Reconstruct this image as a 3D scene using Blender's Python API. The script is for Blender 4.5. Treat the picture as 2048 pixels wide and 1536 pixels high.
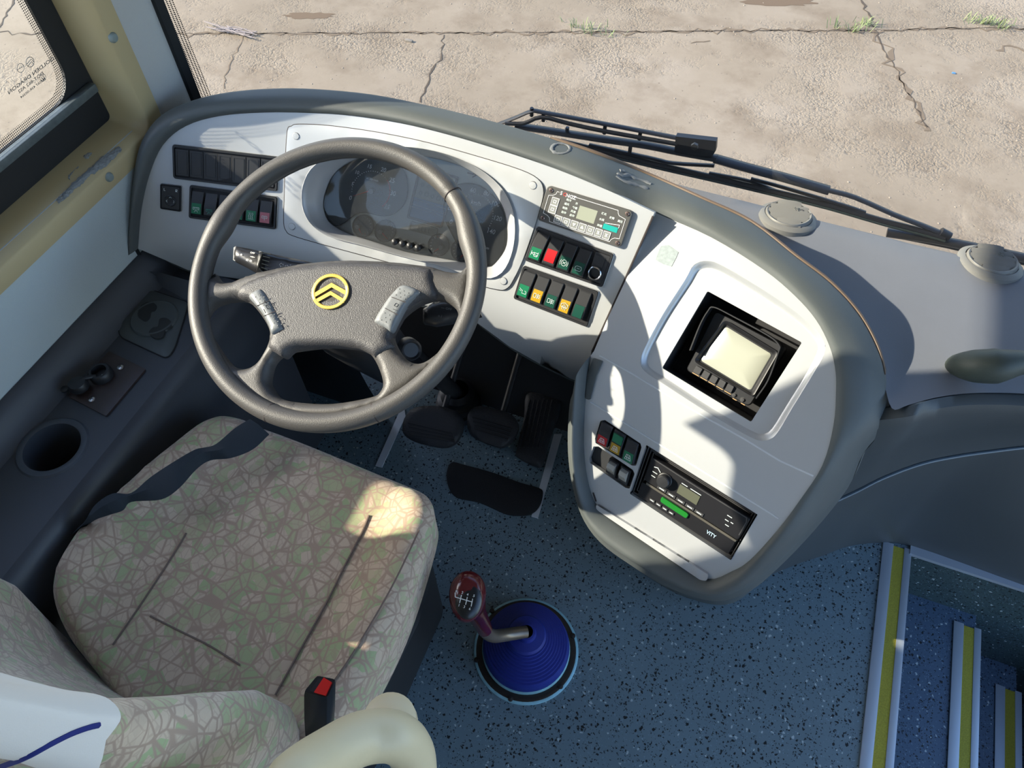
import bpy, bmesh, math, random
from mathutils import Vector, Matrix
from mathutils.geometry import delaunay_2d_cdt
random.seed(7)
V = Vector
for o in list(bpy.data.objects): bpy.data.objects.remove(o)
C = bpy.context.scene.collection

# ---------------------------------------------------------------- camera, light, exposure
CP = V((0, 0, 1.61)); FPX = 1500.0
RT = V((.932, .361, -.008)).normalized()
UP = V((-.289, .759, .583)); UP = (UP - RT*UP.dot(RT)).normalized()
BK = RT.cross(UP).normalized()
cd = bpy.data.cameras.new('camera'); cam = bpy.data.objects.new('camera', cd); C.objects.link(cam)
cd.sensor_width = 36; cd.lens = FPX/2048*36; cd.clip_start = .02; cd.clip_end = 200
cam.matrix_world = Matrix(((RT.x, UP.x, BK.x, CP.x), (RT.y, UP.y, BK.y, CP.y), (RT.z, UP.z, BK.z, CP.z), (0, 0, 0, 1)))
bpy.context.scene.camera = cam
SUNDIR = V((1, .345, -.56)).normalized()
sd = bpy.data.lights.new('sun', 'SUN'); so = bpy.data.objects.new('sun', sd); C.objects.link(so)
sd.energy = 13; sd.angle = .0093; sd.color = (1, .91, .76)
so.rotation_mode = 'QUATERNION'; so.rotation_quaternion = SUNDIR.to_track_quat('-Z', 'Y')
so.location = (-4, -1, 4)
w = bpy.data.worlds.new('sky'); bpy.context.scene.world = w; w.use_nodes = True
nt = w.node_tree; bg = nt.nodes['Background']
sk = nt.nodes.new('ShaderNodeTexSky'); sk.sky_type = 'NISHITA'; sk.sun_disc = False
sk.sun_elevation = math.radians(28); sk.sun_rotation = math.radians(-100); sk.air_density = 1; sk.dust_density = 1.2
tn = nt.nodes.new('ShaderNodeMix'); tn.data_type = 'RGBA'; tn.blend_type = 'MULTIPLY'; tn.inputs['Factor'].default_value = 1; tn.inputs['B'].default_value = (.92, .98, 1.08, 1)
nt.links.new(sk.outputs[0], tn.inputs['A']); nt.links.new(tn.outputs['Result'], bg.inputs[0]); bg.inputs[1].default_value = .62
vs = bpy.context.scene.view_settings
vs.view_transform = 'Standard'; vs.look = 'None'; vs.gamma = 1; vs.exposure = 0.0; vs.use_curve_mapping = False

# ---------------------------------------------------------------- pixels and surfaces
def ray(px, py): return RT*((px-1024)/FPX) + UP*((768-py)/FPX) - BK
def atd(px, py, d): return CP + ray(px, py)*d
def atz(px, py, z): r = ray(px, py); return CP + r*((z-CP.z)/r.z)
def atx(px, py, x): r = ray(px, py); return CP + r*(x/r.x)
def aty(px, py, y): r = ray(px, py); return CP + r*(y/r.y)
def grad(g, P):
    e = .002
    return V((g(P+V((e,0,0)))-g(P-V((e,0,0))), g(P+V((0,e,0)))-g(P-V((0,e,0))), g(P+V((0,0,e)))-g(P-V((0,0,e)))))/(2*e)
def nrm(g, P): return grad(g, P).normalized()
def hit(g, px, py, off=0.0):
    """where the pixel's line of sight meets the surface g=0, or the surface lying off metres in front of it"""
    r = ray(px, py); a = .45; fa = g(CP+r*a); b = a
    while b < 2.6:
        b = a + .06; fb = g(CP+r*b)
        if fa > 0 >= fb: break
        a, fa = b, fb
    else: return CP + r*1.5
    for _ in range(7):
        m = (a*fb - b*fa)/(fb - fa) if abs(fb-fa) > 1e-12 else (a+b)/2
        fm = g(CP+r*m)
        if abs(fm) < 1e-7: a = b = m; break
        if fm > 0: a, fa = m, fm; fb *= .5 if _ % 2 else 1
        else: b, fb = m, fm; fa *= .5 if _ % 2 else 1
    d = m
    if off:
        P = CP+r*d; G = grad(g, P); L = G.length; sl = G.dot(r)/L
        for _ in range(3):
            P = CP+r*d; d -= (g(P)/L - off)/sl
    return CP + r*d
def plane(p, n):
    p = V(p); n = V(n).normalized()
    return lambda P: (P-p).dot(n)
def y0f(x): return .77 - (.50 if x < -.6 else .12)*(x+.6)**2
def hf(z):
    if z >= .63: return (z-.53)*.637
    zz = max(z, .40)
    return .0637 - 3.98*(.0064 - (zz-.55)**2) + (.4-z)*1.2*(z < .4)
def SA(P): return y0f(P.x) + hf(P.z) - P.y            # instrument fascia
S15, C15 = math.sin(math.radians(15)), math.cos(math.radians(15))
def SB(P):                                            # centre pod fascia
    q = P.z-.45
    return .565 + .62*q + (.9*q*q if q > 0 else 0) - (P.x*S15 + P.y*C15)
TW = math.radians(24)
WC = atd(673, 565, 1.15); WN = V((0, -math.sin(TW), math.cos(TW)))
SW = plane(WC, WN)                                    # steering wheel plane
def SZ(z): return plane((0, 0, z), (0, 0, 1))
def seat_z(x, y):
    s = max(0, min(1, (abs(x+.57)-.15)/.10)); s = s*s*(3-2*s)
    return .485 + .035*s + .02*max(0, (y-.40)/.1)*0
def SS(P): return P.z - seat_z(P.x, P.y)              # seat cushion

# ---------------------------------------------------------------- materials
def lin(h):
    h = h.lstrip('#'); v = [int(h[i:i+2], 16)/255 for i in (0, 2, 4)]
    return tuple(c/12.92 if c <= .04045 else ((c+.055)/1.055)**2.4 for c in v) + (1,)
MATS = {}
def mat(name, col, rough=.5, metal=0, bump=None, var=None, spec=.5, coat=0):
    """bump=(scale,strength,distance); var=(scale,amount) = worn tone variation"""
    if name in MATS: return MATS[name]
    m = bpy.data.materials.new(name); m.use_nodes = True; n = m.node_tree; b = n.nodes['Principled BSDF']
    c = lin(col) if isinstance(col, str) else tuple(col)+(1,)
    b.inputs['Base Color'].default_value = c; b.inputs['Roughness'].default_value = rough
    b.inputs['Metallic'].default_value = metal; b.inputs['Specular IOR Level'].default_value = spec
    b.inputs['Coat Weight'].default_value = coat
    tc = None
    if bump or var:
        tc = n.nodes.new('ShaderNodeTexCoord')
    if bump:
        t = n.nodes.new('ShaderNodeTexNoise'); t.inputs['Scale'].default_value = bump[0]; t.inputs['Detail'].default_value = 2
        k = n.nodes.new('ShaderNodeBump'); k.inputs['Strength'].default_value = bump[1]; k.inputs['Distance'].default_value = bump[2] if len(bump) > 2 else .001
        n.links.new(tc.outputs['Object'], t.inputs['Vector']); n.links.new(t.outputs['Fac'], k.inputs['Height']); n.links.new(k.outputs[0], b.inputs['Normal'])
    if var:
        t = n.nodes.new('ShaderNodeTexNoise'); t.inputs['Scale'].default_value = var[0]; t.inputs['Detail'].default_value = 5
        x = n.nodes.new('ShaderNodeMix'); x.data_type = 'RGBA'
        x.inputs['A'].default_value = tuple(v*(1-var[1]) for v in c[:3])+(1,); x.inputs['B'].default_value = tuple(min(1, v*(1+var[1])) for v in c[:3])+(1,)
        n.links.new(tc.outputs['Object'], t.inputs['Vector']); n.links.new(t.outputs['Fac'], x.inputs['Factor']); n.links.new(x.outputs['Result'], b.inputs['Base Color'])
    MATS[name] = m; return m
def node(n, t, **kw):
    x = n.nodes.new(t)
    for k, v in kw.items():
        if hasattr(x, k) and not k[0].isupper(): setattr(x, k, v)
        else: x.inputs[k.replace('_', ' ')].default_value = v
    return x

# ---------------------------------------------------------------- mesh helpers
def obj(name, bm, m, parent=None, smooth=35):
    me = bpy.data.meshes.new(name)
    bmesh.ops.remove_doubles(bm, verts=bm.verts, dist=1e-6)
    bmesh.ops.recalc_face_normals(bm, faces=bm.faces)
    bm.to_mesh(me); bm.free()
    for mm in (m if isinstance(m, (list, tuple)) else [m]): me.materials.append(mm)
    if smooth:
        me.polygons.foreach_set('use_smooth', [True]*len(me.polygons)); me.set_sharp_from_angle(angle=math.radians(smooth))
    o = bpy.data.objects.new(name, me); C.objects.link(o)
    if parent: o.parent = parent; o.matrix_parent_inverse = parent.matrix_basis.inverted()
    return o
def tag(o, label=None, cat=None, group=None, kind=None):
    if label: o['label'] = label
    if cat: o['category'] = cat
    if group: o['group'] = group
    if kind: o['kind'] = kind
    return o
def empty(name, loc, label, cat, group=None):
    o = bpy.data.objects.new(name, None); C.objects.link(o); o.location = loc; o.empty_display_size = .02
    return tag(o, label, cat, group)
def struct(o): o['kind'] = 'structure'; return o
def cat_rom(pts, per=6, closed=False):
    pts = [V(p) for p in pts]; n = len(pts); out = []
    rng = range(n if closed else n-1)
    for i in rng:
        p1, p2 = pts[i], pts[(i+1) % n]
        p0 = pts[i-1] if (closed or i > 0) else p1*2-p2
        p3 = pts[(i+2) % n] if (closed or i+2 < n) else p2*2-p1
        for k in range(per):
            t = k/per
            out.append(.5*((2*p1)+(p2-p0)*t+(2*p0-5*p1+4*p2-p3)*t*t+(3*p1-p0-3*p2+p3)*t**3))
    if not closed: out.append(pts[-1])
    return out
def cr2(pts, per=6, closed=True): return [(p[0], p[1]) for p in cat_rom([V((a, b, 0)) for a, b in pts], per, closed)]
def rr2(q, r, n=5):
    """rounded polygon from pixel corners, r in pixels (number or list)"""
    out = []; N = len(q)
    for i in range(N):
        p = V(q[i]); a = V(q[i-1]); b = V(q[(i+1) % N]); rr = r[i] if isinstance(r, (list, tuple)) else r
        u = (a-p); v = (b-p); rr = min(rr, u.length*.48, v.length*.48); u = u.normalized()*rr; v = v.normalized()*rr
        for k in range(n+1):
            t = k/n
            w_ = (p+u)*(1-t)**2 + p*2*t*(1-t) + (p+v)*t*t
            out.append((w_.x, w_.y))
    return out
def resamp(pts, L, closed=True):
    out = []; n = len(pts)
    for i in range(n if closed else n-1):
        a = V(pts[i]); b = V(pts[(i+1) % n]); k = max(1, int((b-a).length/L+.5))
        for j in range(k): out.append(tuple(a+(b-a)*j/k))
    if not closed: out.append(tuple(pts[-1]))
    return out
def inside(p, poly):
    x, y = p; c = False; j = len(poly)-1
    for i in range(len(poly)):
        xi, yi = poly[i]; xj, yj = poly[j]
        if (yi > y) != (yj > y) and x < (xj-xi)*(y-yi)/(yj-yi)+xi: c = not c
        j = i
    return c
def bdist(p, polys):
    m = 1e9; x, y = p
    for poly in polys:
        j = len(poly)-1
        for i in range(len(poly)):
            ax, ay = poly[j]; bx, by = poly[i]; dx, dy = bx-ax, by-ay; L = dx*dx+dy*dy
            t = 0 if L == 0 else max(0, min(1, ((x-ax)*dx+(y-ay)*dy)/L))
            d = (x-ax-dx*t)**2+(y-ay-dy*t)**2
            if d < m: m = d
            j = i
    return math.sqrt(m)
def tri2(out, holes, grid, edge_rings=()):
    """triangulate 2-D outline with holes and an inner grid -> pts, tris, loops"""
    loops = [resamp(out, grid)] + [resamp(h, grid) for h in holes]
    pts = []; edges = []; used = []
    for lp in loops:
        b = len(pts); pts += lp; edges += [(b+i, b+(i+1) % len(lp)) for i in range(len(lp))]; used.append((b, len(lp)))
    xs = [p[0] for p in loops[0]]; ys = [p[1] for p in loops[0]]
    y = min(ys); row = 0
    while y < max(ys):
        x = min(xs) + (grid/2 if row % 2 else 0)
        while x < max(xs):
            p = (x, y)
            if inside(p, loops[0]) and not any(inside(p, h) for h in loops[1:]) and bdist(p, loops) > grid*.45: pts.append(p)
            x += grid
        y += grid*.87; row += 1
    vs_, es, fs, ov, oe, of = delaunay_2d_cdt([V(p) for p in pts], edges, [], 0, 1e-5)
    tris = []
    for f in fs:
        c = (vs_[f[0]]+vs_[f[1]]+vs_[f[2]])/3; c = (c.x, c.y)
        if inside(c, loops[0]) and not any(inside(c, h) for h in loops[1:]): tris.append(f)
    return [(v.x, v.y) for v in vs_], tris, loops
def patch_bm(bm, out, holes, surf, off=0, grid=20, thick=.006, dome=None, down=None, scale=None, mi=0):
    """a shell: outline and holes given in pixels, laid on a 3-D surface, with thickness; dome=(height,radius) in metres rounds its edges"""
    pts, tris, loops = tri2(out, holes, grid)
    top = []
    for p in pts:
        P = hit(surf, p[0], p[1], off)
        n = nrm(surf, P)
        if dome:
            sc = (P-CP).length/FPX; t = min(1, bdist(p, loops)*sc/dome[1]); P = P + n*dome[0]*math.sqrt(max(0, 1-(1-t)**2))
        top.append((P, n))
    tv = [bm.verts.new(P) for P, n in top]
    cnt = {}
    for f in tris:
        fc = bm.faces.new([tv[i] for i in f]); fc.material_index = mi
        for a, b in ((f[0], f[1]), (f[1], f[2]), (f[2], f[0])): cnt[(a, b)] = 1
    bd = [(a, b) for (a, b) in cnt if (b, a) not in cnt]
    bv = {}
    for a, b in bd:
        for i in (a, b):
            if i not in bv:
                P, n = top[i]; bv[i] = bm.verts.new(P - (down if down is not None else n)*thick)
        fc = bm.faces.new([tv[a], tv[b], bv[b], bv[a]]); fc.material_index = mi
    return bm
def patch(name, out, holes, surf, m, parent=None, smooth=40, **kw):
    return obj(name, patch_bm(bmesh.new(), out, holes, surf, **kw), m, parent, smooth)
def loft_bm(bm, rows, closed_cols=False, closed_rows=False, caps=False, mi=0):
    g = [[bm.verts.new(p) for p in r] for r in rows]; n = len(g[0]); R = len(g)
    for i in range(R if closed_rows else R-1):
        for j in range(n if closed_cols else n-1):
            q = [g[i][j], g[i][(j+1) % n], g[(i+1) % R][(j+1) % n], g[(i+1) % R][j]]
            try: bm.faces.new(q).material_index = mi
            except ValueError: pass
    if caps:
        for r in (g[0], g[-1]):
            try: bm.faces.new(r).material_index = mi
            except ValueError: pass
    return bm
def loft(name, rows, m, parent=None, smooth=40, **kw): return obj(name, loft_bm(bmesh.new(), rows, **kw), m, parent, smooth)
def smooth_rows(rows, pc=5, pr=4, closed=False):
    rows = [cat_rom(r, pc, closed) for r in rows]
    cols = [cat_rom([r[j] for r in rows], pr) for j in range(len(rows[0]))]
    return [[cols[j][i] for j in range(len(cols))] for i in range(len(cols[0]))]
def tube_bm(bm, pts, rad, seg=12, caps=True, closed=False, flat=1.0, upv=None, mi=0):
    pts = [V(p) for p in pts]; n = len(pts); rows = []; prev = None
    for i, p in enumerate(pts):
        if closed: t = pts[(i+1) % n]-pts[i-1]
        else: t = pts[min(i+1, n-1)]-pts[max(i-1, 0)]
        t = t.normalized() if t.length > 1e-9 else V((0, 0, 1))
        ref = upv if upv is not None else (prev if prev is not None else (V((0, 0, 1)) if abs(t.z) < .9 else V((1, 0, 0))))
        s = t.cross(ref)
        s = s.normalized() if s.length > 1e-6 else t.orthogonal().normalized()
        u = s.cross(t).normalized(); prev = u
        r = rad[i] if isinstance(rad, (list, tuple)) else rad
        rows.append([p + (s*math.cos(2*math.pi*k/seg) + u*flat*math.sin(2*math.pi*k/seg))*r for k in range(seg)])
    return loft_bm(bm, rows, closed_cols=True, closed_rows=closed, caps=caps and not closed, mi=mi)
def tube(name, pts, rad, m, parent=None, smooth=50, **kw): return obj(name, tube_bm(bmesh.new(), pts, rad, **kw), m, parent, smooth)
def box_bm(bm, x0, x1, y0, y1, z0, z1, bev=0, M=None):
    r = bmesh.ops.create_cube(bm, size=1); vv = r['verts']
    for v in vv:
        v.co = V(((x0+x1)/2+v.co.x*(x1-x0), (y0+y1)/2+v.co.y*(y1-y0), (z0+z1)/2+v.co.z*(z1-z0)))
    if bev:
        es = list({e for v in vv for e in v.link_edges}); rb = bmesh.ops.bevel(bm, geom=es, offset=bev, segments=2, profile=.6, affect='EDGES')
        vv = list({v for f in rb['faces'] for v in f.verts} | {v for v in vv if v.is_valid})
    if M:
        for v in vv: v.co = M @ v.co
    return bm
def box(name, x0, x1, y0, y1, z0, z1, m, parent=None, bev=0): return obj(name, box_bm(bmesh.new(), x0, x1, y0, y1, z0, z1, bev), m, parent)
def lathe_bm(bm, prof, ctr, n=V((0, 0, 1)), seg=32, caps=False, u=None, mi=0, ell=1.0):
    n = V(n).normalized(); s = (u or n.orthogonal()).normalized(); t = n.cross(s)
    rows = [[V(ctr) + n*h + (s*math.cos(2*math.pi*k/seg) + t*ell*math.sin(2*math.pi*k/seg))*max(r, 1e-5) for k in range(seg)] for r, h in prof]
    return loft_bm(bm, rows, closed_cols=True, caps=caps, mi=mi)
def lathe(name, prof, ctr, m, parent=None, smooth=40, **kw): return obj(name, lathe_bm(bmesh.new(), prof, ctr, **kw), m, parent, smooth)

class Quad:
    """four pixel corners laid on a surface; P(s,t,h): s right, t down, h out of the surface"""
    def __init__(self, TL, TR, BR, BL, surf): self.c = [V(p) for p in (TL, TR, BR, BL)]; self.s = surf
    def px(self, s, t):
        a, b, c, d = self.c; p = (a*(1-s)+b*s)*(1-t) + (d*(1-s)+c*s)*t; return p
    def P(self, s, t, h=0): p = self.px(s, t); return hit(self.s, p.x, p.y, h)
    def Pn(self, s, t, h=0):           # straight out along the normal (true prism)
        P = self.P(s, t, 0); return P + nrm(self.s, P)*h
    def sub(self, s0, t0, s1, t1): return Quad(self.px(s0, t0), self.px(s1, t0), self.px(s1, t1), self.px(s0, t1), self.s)
    def size(self): return (self.P(1, .5)-self.P(0, .5)).length, (self.P(.5, 1)-self.P(.5, 0)).length
def rrst(q, s0, t0, s1, t1, r, n=4):
    """rounded rectangle in (s,t) of quad q, r in metres"""
    W, H = q.size(); a = r/W; b = r/H; out = []
    for cx, cy, a0 in ((s1-a, t0+b, -90), (s1-a, t1-b, 0), (s0+a, t1-b, 90), (s0+a, t0+b, 180)):
        for k in range(n+1):
            t = math.radians(a0+90*k/n); out.append((cx+a*math.cos(t), cy+b*math.sin(t)))
    return out
def prism_bm(bm, q, poly, h0, h1, bev=0, fn=None, mi=0):
    """closed prism over an (s,t) polygon; fn(s,t)->extra height of the top"""
    cs = sum(p[0] for p in poly)/len(poly); ct = sum(p[1] for p in poly)/len(poly); W, H = q.size()
    f = fn or (lambda s, t: 0)
    def P(s, t, h): return q.Pn(s, t, h)
    def inset(p):
        ds = cs-p[0]; dt = ct-p[1]; L = math.hypot(ds*W, dt*H) or 1; return (p[0]+ds*bev/L, p[1]+dt*bev/L)
    rows = [[P(s, t, h0) for s, t in poly]]
    if bev:
        rows.append([P(s, t, h1-bev+f(s, t)) for s, t in poly]); rows.append([P(*inset(p), h1+f(*p)) for p in poly])
    else: rows.append([P(s, t, h1+f(s, t)) for s, t in poly])
    return loft_bm(bm, rows, closed_cols=True, caps=True, mi=mi)
def rect(s0, t0, s1, t1): return [(s0, t0), (s1, t0), (s1, t1), (s0, t1)]
def ring_bm(bm, q, o, i, h0, h1, mi=0):
    rows = [[q.Pn(s, t, h0) for s, t in o], [q.Pn(s, t, h1) for s, t in o], [q.Pn(s, t, h1) for s, t in i], [q.Pn(s, t, h0) for s, t in i]]
    return loft_bm(bm, rows, closed_cols=True, closed_rows=True, mi=mi)
def strokes_bm(bm, q, lines, wd, h, th=.0004):
    """line drawing in (s,t) as thin raised strokes, wd in metres"""
    for ln in lines:
        pts = [q.Pn(s, t, h) for s, t in ln]
        for a, b in zip(pts, pts[1:]):
            d = (b-a)
            if d.length < 1e-6: continue
            n = nrm(q.s, a); s = d.normalized().cross(n)*wd/2; e = d.normalized()*wd*.3; a_, b_ = a-e, b+e
            loft_bm(bm, [[a_-s, a_+s, b_+s, b_-s], [a_-s+n*th, a_+s+n*th, b_+s+n*th, b_-s+n*th]], closed_cols=True, caps=True)
    return bm
def line_px(name, pts, surf, wd, m, parent, off=.0008, th=.0015, per=0, closed=False):
    """thin bead along a pixel line on a surface; wd in metres"""
    if per: pts = cr2(pts, per, closed)
    P = [hit(surf, x, y, off) for x, y in resamp(pts, 25, closed)]
    rows = []
    n_ = len(P)
    for i, p in enumerate(P):
        t = (P[(i+1) % n_ if closed else min(i+1, n_-1)]-P[i-1 if (closed or i) else 0]).normalized(); n = nrm(surf, p); s = t.cross(n)*wd/2
        rows.append([p-s-n*th, p-s*.8+n*th*.3, p+n*th*.6, p+s*.8+n*th*.3, p+s-n*th])
    return loft(name, rows, m, parent, closed_rows=closed)
_txt = {}
def text_geo(s):
    if s not in _txt:
        cu = bpy.data.curves.new('t', 'FONT'); cu.body = s; cu.align_x = 'CENTER'; cu.align_y = 'CENTER'; cu.resolution_u = 3; cu.offset = .012
        o = bpy.data.objects.new('t', cu); C.objects.link(o); bpy.context.view_layer.update()
        me = bpy.data.meshes.new_from_object(o.evaluated_get(bpy.context.evaluated_depsgraph_get()))
        _txt[s] = ([v.co.copy() for v in me.vertices], [tuple(p.vertices) for p in me.polygons])
        bpy.data.objects.remove(o); bpy.data.curves.remove(cu); bpy.data.meshes.remove(me)
    return _txt[s]
def text_bm(bm, s, px, py, u, v, surf, off):
    """flat lettering: u,v = pixel vectors of one em right / up"""
    vs_, fs = text_geo(s); vv = []
    for c in vs_: vv.append(bm.verts.new(hit(surf, px+c.x*u[0]+c.y*v[0], py+c.x*u[1]+c.y*v[1], off)))
    for f in fs:
        try: bm.faces.new([vv[i] for i in f])
        except ValueError: pass
    return bm
def textobj(name, items, m, parent, surf, off):
    bm = bmesh.new()
    for it in items: text_bm(bm, *it, surf, off)
    return obj(name, bm, m, parent, smooth=0)
# ---------------------------------------------------------------- special materials
def mat_vinyl(name='speckled_vinyl', base='#677a82', wear=True):
    m = bpy.data.materials.new(name); m.use_nodes = True; n = m.node_tree; b = n.nodes['Principled BSDF']; L = n.links
    tc = n.nodes.new('ShaderNodeTexCoord')
    col = None
    nz = node(n, 'ShaderNodeTexNoise', Scale=3.0, Detail=4.0); L.new(tc.outputs['Object'], nz.inputs['Vector'])
    mx = n.nodes.new('ShaderNodeMix'); mx.data_type = 'RGBA'; c = lin(base)
    mx.inputs['A'].default_value = tuple(x*.8 for x in c[:3])+(1,); mx.inputs['B'].default_value = tuple(x*1.25 for x in c[:3])+(1,)
    L.new(nz.outputs['Fac'], mx.inputs['Factor']); col = mx.outputs['Result']
    for sc, th, cc, rnd in ((120, .17, '#05080b', .30), (210, .16, '#04070a', .45), (105, .135, '#a9b6b8', .16), (240, .13, '#7d97a6', .30)):
        ns = node(n, 'ShaderNodeTexNoise', Scale=sc*1.3, Detail=1.0); L.new(tc.outputs['Object'], ns.inputs['Vector'])
        ad = n.nodes.new('ShaderNodeVectorMath'); ad.operation = 'MULTIPLY_ADD'; ad.inputs[1].default_value = (.009,)*3
        L.new(ns.outputs['Color'], ad.inputs[0]); L.new(tc.outputs['Object'], ad.inputs[2])
        v = n.nodes.new('ShaderNodeTexVoronoi'); v.feature = 'F1'; v.inputs['Scale'].default_value = sc; L.new(ad.outputs[0], v.inputs['Vector'])
        lt = n.nodes.new('ShaderNodeMath'); lt.operation = 'LESS_THAN'; lt.inputs[1].default_value = th*1.9; L.new(v.outputs['Distance'], lt.inputs[0])
        sp = n.nodes.new('ShaderNodeSeparateColor'); L.new(v.outputs['Color'], sp.inputs[0])
        l2 = n.nodes.new('ShaderNodeMath'); l2.operation = 'LESS_THAN'; l2.inputs[1].default_value = rnd; L.new(sp.outputs[0], l2.inputs[0])
        mu = n.nodes.new('ShaderNodeMath'); mu.operation = 'MULTIPLY'; L.new(lt.outputs[0], mu.inputs[0]); L.new(l2.outputs[0], mu.inputs[1])
        x = n.nodes.new('ShaderNodeMix'); x.data_type = 'RGBA'; x.inputs['B'].default_value = lin(cc)
        L.new(mu.outputs[0], x.inputs['Factor']); L.new(col, x.inputs['A']); col = x.outputs['Result']
    L.new(col, b.inputs['Base Color']); b.inputs['Roughness'].default_value = .5
    MATS[name] = m; return m
def mat_ground():
    m = bpy.data.materials.new('worn_concrete'); m.use_nodes = True; n = m.node_tree; b = n.nodes['Principled BSDF']; L = n.links
    tc = n.nodes.new('ShaderNodeTexCoord'); O = tc.outputs['Object']
    def noise(s, d=5, r=.6):
        x = node(n, 'ShaderNodeTexNoise', Scale=s, Detail=d, Roughness=r); L.new(O, x.inputs['Vector']); return x.outputs['Fac']
    def ramp(src, stops):
        r = n.nodes.new('ShaderNodeValToRGB'); e = r.color_ramp.elements
        while len(e) < len(stops): e.new(.5)
        for q, (p, c) in zip(e, stops): q.position = p; q.color = c if isinstance(c, tuple) else lin(c)
        L.new(src, r.inputs[0]); return r.outputs[0]
    def mixc(f, a, c):
        x = n.nodes.new('ShaderNodeMix'); x.data_type = 'RGBA'; L.new(f, x.inputs['Factor'])
        for k, v in (('A', a), ('B', c)):
            if isinstance(v, str): x.inputs[k].default_value = lin(v)
            else: L.new(v, x.inputs[k])
        return x.outputs['Result']
    c = ramp(noise(.9, 6, .65), [(.25, '#776b5a'), (.5, '#877b6a'), (.75, '#928778')])
    c = mixc(ramp(noise(2.2, 8, .7), [(.48, (0, 0, 0, 1)), (.70, (.8,)*3+(1,))]), c, '#6c5e4d')
    wn_ = node(n, 'ShaderNodeTexNoise', Scale=25.0, Detail=3.0); L.new(O, wn_.inputs['Vector']); wa = n.nodes.new('ShaderNodeVectorMath'); wa.operation = 'MULTIPLY_ADD'; wa.inputs[1].default_value = (.05,)*3
    L.new(wn_.outputs['Color'], wa.inputs[0]); L.new(O, wa.inputs[2]); wv = wa.outputs[0]
    # rough, gravelly exposed patches
    rough = ramp(noise(1.5, 8, .68), [(.47, (.04,)*3+(1,)), (.60, (1, 1, 1, 1))])
    vg = node(n, 'ShaderNodeTexVoronoi', Scale=62.0); L.new(wv, vg.inputs['Vector']); vg.inputs['Randomness'].default_value = 1; g = vg.outputs['Distance']; pits = ramp(g, [(.55, (0, 0, 0, 1)), (.85, (.75,)*3+(1,))])
    mu = n.nodes.new('ShaderNodeMath'); mu.operation = 'MULTIPLY'; L.new(pits, mu.inputs[0]); L.new(rough, mu.inputs[1])
    c = mixc(mu.outputs[0], c, '#5f5447')
    v = node(n, 'ShaderNodeTexVoronoi', Scale=16.0); L.new(O, v.inputs['Vector'])
    sp = ramp(v.outputs['Distance'], [(.05, (1, 1, 1, 1)), (.10, (0, 0, 0, 1))])
    c = mixc(sp, c, '#665c50')
    L.new(c, b.inputs['Base Color']); b.inputs['Roughness'].default_value = .95
    h = n.nodes.new('ShaderNodeMath'); h.operation = 'MULTIPLY'; L.new(g, h.inputs[0]); L.new(rough, h.inputs[1])
    h2 = n.nodes.new('ShaderNodeMath'); h2.operation = 'MULTIPLY_ADD'; h2.inputs[1].default_value = -.18; L.new(noise(26, 6, .7), h2.inputs[0]); L.new(h.outputs[0], h2.inputs[2])
    k = n.nodes.new('ShaderNodeBump'); k.inputs['Strength'].default_value = .55; k.inputs['Distance'].default_value = -.009
    L.new(h2.outputs[0], k.inputs['Height']); L.new(k.outputs[0], b.inputs['Normal'])
    return m
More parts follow.
